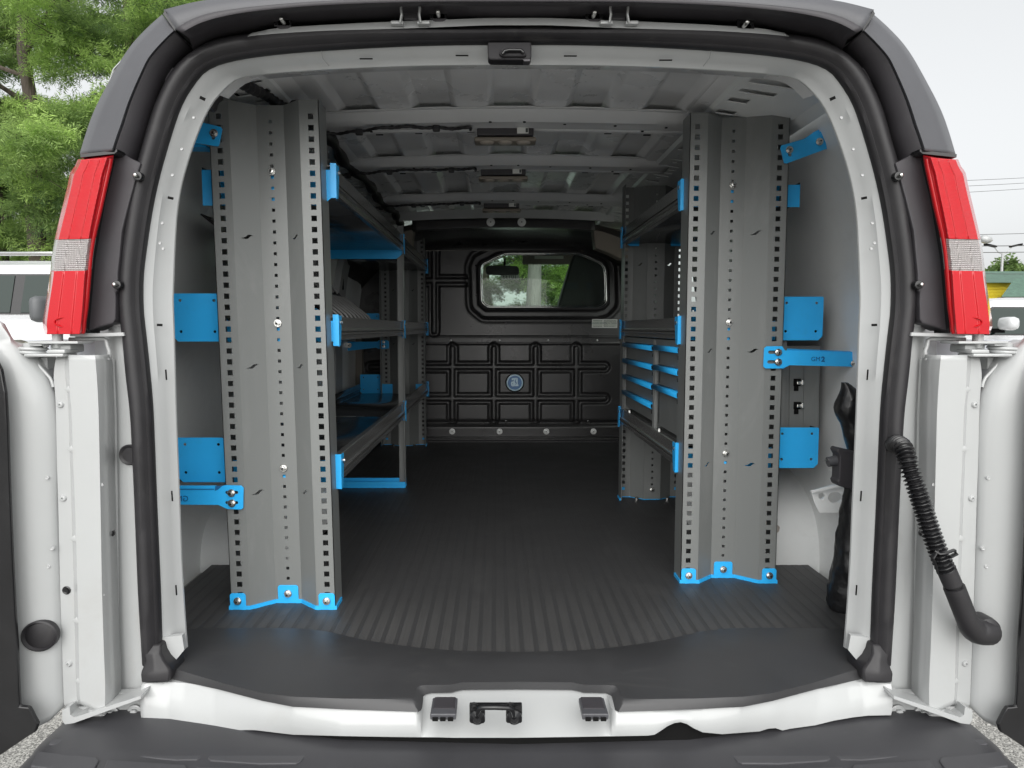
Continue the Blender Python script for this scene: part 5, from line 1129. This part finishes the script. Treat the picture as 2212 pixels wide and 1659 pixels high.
def clip(parent, xin, s, y, zt, zb, d):
    """blue hooked end bracket on the beam"""
    h = zt - zb; o = -.009
    pts = [(0, .004), (d * .030, .004), (d * .032, -.004), (d * .030, -h * .35), (d * .018, -h - .012), (0, -h - .016)]
    B = MB().prism([V3(xin + s * o, y + a, zt + z) for a, z in pts], (s * .0025, 0, 0)).build('end_clip', BLUE, parent)
    MB().prism([V3(xin + s * o, y - d * .005, zt - z) for z in (-.006, h + .014)] + [V3(xin + s * .006, y - d * .005, zt - z) for z in (h + .014, -.006)], (0, d * .0025, 0)).build('clip_flange', BLUE, B)
    link('bolt', BOLTS, B, V3(xin + s * (o - .001), y + d * .018, zt - .014), (0, 0, math.pi / 2 * s * -1 * -1 if s > 0 else math.pi / 2), (.8, .8, .8))
    return B
def end_plate(parent, xin, s, y, xd, xb, zb, zlow, zhi, tab=True, label=None):
    a1 = abs(xb - xin); a0 = abs(xd - xin); r = .012
    if tab: pts = [(.004, zb), (a1 - r, zb), (a1, zb + r), (a1, zhi - .003), (a1 - .003, zhi), (a0 + r, zhi), (a0 + .003, zhi - r * .6), (a0, zhi - r * 1.6), (a0 - .006, zlow + .004), (a0 - r - .006, zlow), (.004, zlow)]
    else: pts = [(.004, zlow), (.004, zb + .02), (.03, zb), (a1 - .02, zb), (a1, zb - .0), (a1, zlow)]
    holes = []
    if tab:
        for a_ in (a0 + .022, a1 - .020):
            for z_ in (zhi - .018, zb + .026): holes.append([(a_ + .0038 * math.cos(t_), z_ + .0038 * math.sin(t_)) for t_ in np.linspace(0, 2 * math.pi, 10, endpoint=False)])
    return MB().prism([V3(xin + s * a, y, z) for a, z in pts], (0, .003, 0), [[V3(xin + s * a, y, z) for a, z in h_] for h_ in holes]).build('end_plate', BLUE, parent, bevel=.0008, label=label)
def tray(parent, xin, xb, s, y0, y1, z, hb=.06):
    a1 = abs(xb - xin)
    return MB().loft([[V3(xin + s * a, y, z + dz_) for a, dz_ in ((.004, 0), (a1 - .004, 0), (a1, .004), (a1, hb * .4), (a1 - .006, hb * .5), (a1, hb * .6), (a1, hb))] for y in (y0, y1)]).build('tray', TRAY, parent, 30, solid=.0014)
def shelf(U, xin, xb, s, y0, y1, zt, zb, zpl, zhi, xd, label, tab=True, plates=(1, 1), clips=(1, 1), traylow=0.0):
    S_ = bpy.data.objects.new('shelf', None); COL.objects.link(S_); S_.location = V3((xin + xb) / 2, (y0 + y1) / 2, zb); adopt(S_, U); S_['label'] = label
    beam(S_, xin, s, y0 + .002, y1 - .002, zt, zb); tray(S_, xin, xb, s, y0 + .004, y1 - .004, zb + .004 + traylow)
    if clips[0]: clip(S_, xin, s, y0 + .002, zt, zb, 1)
    if clips[1]: clip(S_, xin, s, y1 - .002, zt, zb, -1)
    if plates[0]: end_plate(S_, xin, s, y0, xd, xb, zpl, zt - .01, zhi, tab)
    if plates[1]: end_plate(S_, xin, s, y1, xd, xb, zpl, zt - .01, zhi, tab)
    return S_

# ---------------- left unit
XL, XR = -.460, .486
UL = node('shelving_unit', (-.66, 3.1, FLOOR), 'long grey steel shelving unit with blue brackets along the left wall', 'shelving')
zz = lambda v, y=1.85: P(600, v, y).z - FLOOR - .008
post(UL, XL, -1, 1.795, 1, n=45, h=1.285, bolts=(zz(373), zz(698), zz(1009)), blues=(zz(397), zz(721), zz(1030)), sw=(zz(515), zz(790), zz(1057)), lean=-.02, label='nearest left upright, full height')
post(UL, XL - .015, -1, 4.40, -1, n=45, h=1.285, sw=(zz(515), zz(790), zz(1057)), label='far left upright beside the partition')
# slim strut with its blue foot channel
ys_ = 3.235; xs_o = XL + .004
MB().prism([Vector((xs_o + a, ys_ + b_, FLOOR + .02)) for a, b_ in ((0, 0), (-.031, 0), (-.031, -.003), (-.003, -.003), (-.003, -.03), (0, -.03))], (0, 0, 1.17)).build('strut', GREY, UL)
MB().prism([Vector((xs_o - .3 * t_, ys_ - .006 + b_, FLOOR + .004 + z)) for t_, b_, z in ((0, -.032, 0), (1, -.032, 0), (1, -.032, .028), (0, -.032, .028))], (0, .003, 0)).build('foot_channel', BLUE, UL)
MB().box((xs_o - .15, ys_ - .02, FLOOR + .008), (.30, .04, .004)).build('foot_channel', BLUE, UL)
MB().box((xs_o - .15, ys_ + .004, FLOOR + .024), (.30, .003, .036)).build('foot_channel', BLUE, UL)
MB().lathe([(.009, 0), (.009, .006), (.004, .008)], (xs_o - .055, ys_ - .02, FLOOR + .009), (0, 0, 1), 8).build('bolt', ZINC, UL)
yA = 1.85
XBL, XDL = -.882, -.752
shelf(UL, XL, -.795, -1, yA, 3.225, .412, .345, .312, .412, -.745, 'top left shelf, seen from below', tab=False, clips=(1, 1))
end_plate(UL.children[-1], XL, -1, 3.222, 0, -.80, .308, .350, 0, tab=False)
S2 = shelf(UL, XL, XBL, -1, yA, 3.225, .028, -.033, -.036, .0885, XDL, 'middle left shelf with slotted tray')
S3 = shelf(UL, XL, XBL, -1, yA, 3.225, -.338, -.410, -.407, -.288, XDL, 'lower left shelf, near bay', plates=(1, 0))
shelf(UL, XL - .005, -.80, -1, 3.245, 4.385, .412, .345, .312, .412, -.745, 'top left shelf, far bay', tab=False, clips=(0, 1), plates=(0, 0))
S5 = shelf(UL, XL - .005, XBL, -1, 3.245, 4.385, .028, -.033, -.036, .0885, XDL, 'middle left shelf, far bay', clips=(0, 1), plates=(0, 1))
S6 = shelf(UL, XL - .005, XBL, -1, 3.245, 4.385, -.338, -.410, -.407, -.288, XDL, 'lower left shelf, far bay', clips=(0, 1), plates=(0, 1))
for (a_, y_) in ((.42, 2.9), (.30, 4.2)): MB().lathe([(.009, 0), (.009, .006), (.004, .008)], V3(XL - a_ + .15, y_, -.402), (0, 0, 1), 8).build('bolt', ZINC, S3)
# slotted sloping insert on the middle shelf: rows of raised ribs
pl0, pl1 = V3(XL - .012, 0, .018), V3(XL - .36, 0, .30)
def sl(y, t_): return Vector((pl0.x + (pl1.x - pl0.x) * t_, y, pl0.z + (pl1.z - pl0.z) * t_))
y0i, y1i = 1.90, 2.52
RMP = MB().prism([sl(y0i, 0), sl(y1i, 0), sl(y1i, 1), sl(y0i, 1)], (-.003, 0, -.003)).build('sloping_insert', MATTEB, UL, label='slotted sloping divider rack on the middle left shelf')
nrm = Vector((.62, 0, .78))
for i in range(10):
    y_ = y0i + .02 + i * (y1i - y0i - .06) / 9
    for t0, t1 in ((.03, .30), (.35, .62), (.67, .95)):
        p_, q_ = sl(y_, t0), sl(y_, t1); MB().tube([p_ + nrm * .002, p_.lerp(q_, .1) + nrm * .006, p_.lerp(q_, .9) + nrm * .006, q_ + nrm * .002], .0048, 6, flat=(1, 1)).build('rib', DSTEEL, RMP, 50)
        MB().box(p_.lerp(q_, .5) + Vector((0, .030, 0)) + nrm * .0015, ((pl1 - pl0).length * (t1 - t0), .028, .002), M=Matrix.Translation(p_.lerp(q_, .5) + Vector((0, .030, 0)) + nrm * .0012) @ Matrix.Rotation(-math.atan2(pl1.z - pl0.z, pl1.x - pl0.x) , 4, 'Y')).build('slot', DARK, RMP)
# ---------------- right unit
UR = node('shelving_unit', (.62, 2.5, FLOOR), 'short grey steel shelving unit with drawers along the right wall', 'shelving')
zq = lambda v, y=2.03: P(1600, v, y).z - FLOOR - .008
post(UR, XR, 1, 1.985, 1, n=46, h=1.31, bolts=(zq(400), zq(696), zq(979)), blues=(zq(421), zq(717), zq(1000)), sw=(zq(505), zq(757), zq(1000)), label='nearest right upright, full height')
post(UR, XR, 1, 3.02, -1, n=46, h=1.31, bolts=(.04,), sw=(zq(505), zq(757), zq(1000)), label='far right upright')
yR = 2.04
XBR, XDR = .893, .765
shelf(UR, XR, .815, 1, yR, 3.0, .412, .345, .340, .412, .765, 'top right shelf, seen from below', tab=False)
SR2 = shelf(UR, XR, XBR, 1, yR, 3.0, .028, -.033, -.036, .0885, XDR, 'middle right shelf')
SR3 = shelf(UR, XR, XBR, 1, yR, 3.0, -.338, -.405, -.407, -.288, XDR, 'lower right shelf carrying the drawer cabinets', traylow=.05)
# drawer cabinets
def cabinet(y0, y1, z0, z1, drawers, label, group):
    C = node('drawer_cabinet', ((XR + .66) / 2, (y0 + y1) / 2, CZ + z0), label, 'drawer cabinet', group)
    xf = XR + .012; b = MB(); th = .003; xbk = .80
    xb2 = xbk
    b.box(((xf + xb2) / 2, y0 + th, CZ + (z0 + z1) / 2), (xb2 - xf, th, z1 - z0)); b.box(((xf + xb2) / 2, y1 - th, CZ + (z0 + z1) / 2), (xb2 - xf, th, z1 - z0))
    b.box(((xf + xb2) / 2, (y0 + y1) / 2, CZ + z1 - th), (xb2 - xf, y1 - y0 - .012, th)); b.box(((xf + xb2) / 2, (y0 + y1) / 2, CZ + z0 + th), (xb2 - xf, y1 - y0 - .012, th))
    b.box((xb2, (y0 + y1) / 2, CZ + (z0 + z1) / 2), (th, y1 - y0 - .012, z1 - z0 - .012)); b.build('carcass', GREY, C)
    b = MB(); b.box((xf, y0 + .006, CZ + (z0 + z1) / 2), (.012, .012, z1 - z0)); b.box((xf, y1 - .006, CZ + (z0 + z1) / 2), (.012, .012, z1 - z0)); b.box((xf, (y0 + y1) / 2, CZ + z1 - .010), (.010, y1 - y0 - .026, .020)); b.build('face_frame', GREY, C, bevel=.001)
    for zt, zb in drawers:
        D = bpy.data.objects.new('drawer', None); COL.objects.link(D); D.location = V3(xf, (y0 + y1) / 2, zb); adopt(D, C)
        MB().box(V3(xf + .006, (y0 + y1) / 2, (zt + zb) / 2 - .004), (.006, y1 - y0 - .03, zt - zb - .012), bev=.001).build('drawer_front', GREY, D)
        MB().box(V3(xf + .014, y0 + .022, (zt + zb) / 2 - .004), (.012, .006, zt - zb - .014)).build('side_rib', GREY, D)
        MB().box(V3(xf + .008, y1 - .040, (zt + zb) / 2 - .004), (.010, .016, zt - zb - .018), bev=.002).build('side_rib', GREY, D)
        MB().loft([[V3(xf + a, y, zt - z_) for a, z_ in ((.010, .0), (-.013, .0), (-.013, .002), (-.013, .014), (-.012, .015), (-.008, .015))] for y in (y0 + .010, y1 - .010)]).build('pull_handle', BLUE, D, 30, solid=.002)
        MB().box(V3(xf + .006, y0 + .05, zt - .032), (.010, .018, .014), bev=.002).build('latch', GLOSSB, D)
    return C
far = [(-.062, -.128), (-.128, -.194), (-.194, -.260), (-.260, -.326)]
near = [(-.058, -.124), (-.124, -.190), (-.190, -.326)]
GC = 'drawer cabinets on the right shelf'
cabinet(2.405, 2.975, -.345, -.038, far, 'drawer cabinet with four shallow drawers, nearer the partition', GC)
cabinet(2.06, 2.398, -.345, -.038, near, 'drawer cabinet with two shallow drawers above one deep drawer', GC)
for y_ in (2.85, 2.33): MB().lathe([(.008, 0), (.008, .007), (.004, .009)], V3(XR + .012, y_, -.338), (0, 0, 1), 8).build('bolt', ZINC, SR3)

# ---------------- blue wall brackets
def bracket(parent, pts, y, holes, bolts, label, depth=.003, fold=None):
    B = MB().prism([P(u, v, y) for u, v in pts], (0, depth, 0), [[P(u, v, y) for u, v in h_] for h_ in holes]).build('wall_bracket', BLUE, parent, bevel=.0008, label=label)
    for u, v in bolts: bolt(B, P(u, v, y - .001))
    return B
def slotpx(u0, u1, v, r=3.5):
    return [(u0 + r * math.cos(a_), v + r * math.sin(a_)) for a_ in np.linspace(math.pi / 2, 1.5 * math.pi, 6)] + [(u1 + r * math.cos(a_), v + r * math.sin(a_)) for a_ in np.linspace(-math.pi / 2, math.pi / 2, 6)]
B = bracket(UL, [(330, 1049), (466, 1049), (472, 1052), (483, 1049), (487, 1048), (521, 1049), (526, 1054), (525, 1098), (520, 1101), (492, 1100), (484, 1097), (472, 1091), (330, 1090)], 1.786, [slotpx(490, 511, 1064), slotpx(490, 511, 1086)], [(500, 1065), (501, 1087)], 'lower bracket stamped with mirrored letters')
text('stamped_letters', 'GM', .0205, P(394, 1077.5, 1.7845), (math.pi / 2, 0, 0), BLUE2, B, .0002, mirror=True)
MB().prism([P(465, 1050, 1.784), P(481, 1049, 1.784), P(470, 1058, 1.784), P(464, 1060, 1.784)], (0, .001, 0)).build('notch', BLUE2, B)
MB().prism([P(330, 1056, 1.784), P(462, 1056, 1.784), P(462, 1057.5, 1.784), P(330, 1057.5, 1.784)], (0, .001, 0)).build('crease', BLUE2, B)
B = bracket(UL, [(370, 255), (428, 262), (476, 274), (480, 278), (473, 314), (469, 316), (412, 307), (370, 296)], 1.786, [slotpx(460, 461, 298)], [(462, 288)], 'tilted upper bracket with one bolt')
MB().prism([P(u, v, 1.81) for u, v in ((380, 306), (412, 307), (446, 314), (446, 318), (380, 316))], (0, .05, 0)).build('bracket_fold', BLUE, B)
B = bracket(UR, [(1656, 748), (1690, 748), (1696, 757), (1706, 757), (1880, 763), (1880, 793), (1706, 789), (1692, 796), (1654, 796), (1649, 792), (1651, 752)], 1.975, [slotpx(1663, 1682, 761), slotpx(1661, 1680, 782)], [(1681, 761), (1681, 782)], 'level bracket stamped GM 2')
text('stamped_letters', 'GM', .0172, P(1762, 776, 1.9735), (math.pi / 2, 0, 0), BLUE2, B, .0002)
text('stamped_letters', '2', .0195, P(1778, 776.5, 1.9735), (math.pi / 2, 0, 0), BLUE2, B, .0002, bold=.0008)
MB().prism([P(1700, 755.5, 1.975), P(1880, 762, 1.975), P(1880, 760, 1.99), P(1700, 753, 1.99)], (0, .001, -.0015)).build('bracket_fold', BLUE, B)
bolt(B, P(1844, 785, 1.972), BOLTS)
B = bracket(UR, [(1688, 314), (1736, 300), (1756, 287), (1774, 284), (1782, 290), (1786, 320), (1784, 322), (1700, 353), (1694, 352), (1686, 320)], 1.972, [slotpx(1706, 1707, 334)], [(1705, 324), (1770, 306)], 'tilted upper bracket in two bolted pieces')
MB().prism([P(u, v, 1.978) for u, v in ((1756, 286), (1790, 270), (1830, 262), (1838, 296), (1786, 322))], (0, .003, 0)).build('bracket_extension', BLUE, B)
bolt(B, P(1796, 296, 1.972), BOLT, name='bolt').scale = (1.5, 1.2, 1.5)
# blue bracket at the far left upright, between the shelves
B = bracket(UL, [(700, 741), (755, 738), (815, 738), (818, 735), (836, 735), (840, 738), (840, 753), (818, 754), (812, 751), (700, 764)], 4.36, [], [(829, 739), (829, 748)], 'far bracket below the middle shelf')
bolt(B, P(754, 746, 4.352)).scale = (1.6, 1, 1.6)
# grey back panel with two metal clips beside the right upright
BP = MB().prism([P(u, v, 2.10) for u, v in ((1690, 747), (1772, 747), (1768, 925), (1690, 925))], (0, .003, 0)).build('back_panel', GREY, UR, bevel=.001)
for u in (1707, 1738): MB().tube([P(u, 760, 2.098), P(u - 2, 925, 2.098)], .0016, 6).build('crease', GREY, BP)
for v in (826, 876):
    MB().box(P(1722, v, 2.098), (.020, .004, .022)).build('slot', DARK, BP); MB().box(P(1720, v + 12, 2.098), (.012, .004, .018)).build('slot', DARK, BP)
    MB().box(P(1729, v + 1, 2.094), (.022, .006, .010), bev=.002).build('clip', ZINC, BP); MB().box(P(1733, v, 2.090), (.006, .008, .016), bev=.002).build('clip', ZINC, BP)

# ================================================================= cable conduit on the right door
CD = bpy.data.objects.new('cable_conduit', None); COL.objects.link(CD); CD.location = P(1960, 1000, 1.40); adopt(CD, VAN); CD['label'] = 'black corrugated conduit from the pillar down to the right door'
cp = [(1930, 962, 1.46), (1938, 958, 1.43), (1950, 966, 1.40), (1958, 985, 1.385), (1964, 1010, 1.375), (1978, 1050, 1.365), (1995, 1100, 1.36), (2015, 1160, 1.355), (2035, 1212, 1.35), (2046, 1234, 1.35)]
path = [Vector(q_) for q_ in spline([P(*q_) for q_ in cp], 420)]
MB().tube(path, [.0150 + .0034 * math.sin(2 * math.pi * i / 10.5) for i in range(420)], 16).build('corrugated_hose', GLOSSB, CD, 60)
p0_, p1_, p2_, p3_ = P(2044, 1230, 1.35), P(2058, 1262, 1.35), P(2061, 1268, 1.35), P(2092, 1344, 1.352)
MB().tube([p0_, p1_], .0175, 20).build('hose_sleeve', RUBBER, CD, 50)
MB().tube([p1_, p2_], .0155, 20).build('hose_neck', GLOSSB, CD, 50)
bend = [p2_, P(2076, 1306, 1.35), P(2088, 1336, 1.352), P(2096, 1352, 1.356), P(2106, 1362, 1.362), P(2118, 1364, 1.366), P(2130, 1362, 1.378)]
MB().tube([Vector(q_) for q_ in spline(bend, 30)], [.0195] * 16 + [.0205 + .0006 * i for i in range(14)], 20).build('elbow', RUBBER, CD, 50)
c = P(2132, 1362, 1.366)
MB().lathe([(.0265, .03), (.0270, .006), (.0255, -.004), (.020, -.0085), (.01, -.0095), (.001, -.0095)], c, (0, 1, 0), 26).build('end_cap', RUBBER, CD, 40)
tp = [P(2020, 1190, 1.335), P(2030, 1196, 1.33), P(2045, 1194, 1.33), P(2062, 1188, 1.345), P(2066, 1196, 1.345), P(2052, 1203, 1.335)]
MB().tube(tp, .0045, 6, flat=(1, .5)).build('cable_tie', VINYL, CD, 40)
MB().tube([P(2024, 1190, 1.335), P(2014, 1206, 1.33), P(2022, 1222, 1.33), P(2026, 1240, 1.335)], [.004, .004, .003, .002], 6, flat=(1, .5)).build('cable_tie', VINYL, CD, 40)

# ================================================================= black vinyl bag strapped behind the right corner
BAG = node('tool_bag', P(1820, 1320, 1.80), 'tall wrinkled black vinyl bag standing behind the right side of the opening', 'bag')
secs = [(1824, 826, 6), (1832, 838, 14), (1834, 860, 24), (1830, 885, 26), (1832, 905, 20), (1840, 920, 20), (1843, 945, 20), (1846, 965, 16), (1848, 990, 14), (1848, 1040, 20), (1846, 1100, 28), (1840, 1160, 30), (1836, 1210, 32), (1830, 1260, 36), (1826, 1300, 38), (1828, 1318, 34), (1836, 1334, 20)]
rows = []; rr_ = random.Random(9)
for u, v, w_ in spline(secs, 60):
    c = P(u, v, 1.80); W_ = w_ * 1.80 / FPX; r_ = []
    for i in range(18):
        a_ = 2 * math.pi * i / 18; k = 1 + .16 * noise.noise(Vector((math.cos(a_) * 1.3, math.sin(a_) * 1.3, v * .018)) * 1.6) + .10 * noise.noise(Vector((math.cos(a_) * 3, math.sin(a_) * 3, v * .05)))
        r_.append(c + Vector((W_ * k * math.cos(a_), min(.05, W_ * 1.1) * k * math.sin(a_), 0)))
    rows.append(r_)
MB().loft(rows, True, 0, True).build('bag_body', VINYL, BAG, 50)
b = MB(); b.prism([P(u, v, 1.72) for u, v in ((1812, 968), (1848, 976), (1862, 980), (1862, 1070), (1845, 1060), (1812, 1050), (1808, 1040), (1812, 1036), (1814, 985), (1808, 974))], (0, .04, 0)); b.build('bag_clamp', PLAST, BAG, bevel=.006)
a_ = P(1788, 998, 1.74); c_ = P(1822, 992, 1.74)
MB().tube([a_, a_.lerp(c_, .5), c_], [.0125, .013, .015], 16).build('clamp_knob', PLASTX, BAG, 40)
MB().tube([a_ + Vector((-.008, -.002, .006)), a_ + Vector((.01, -.002, .004))], .003, 8).build('knob_screw', ZINC, BAG, 40)
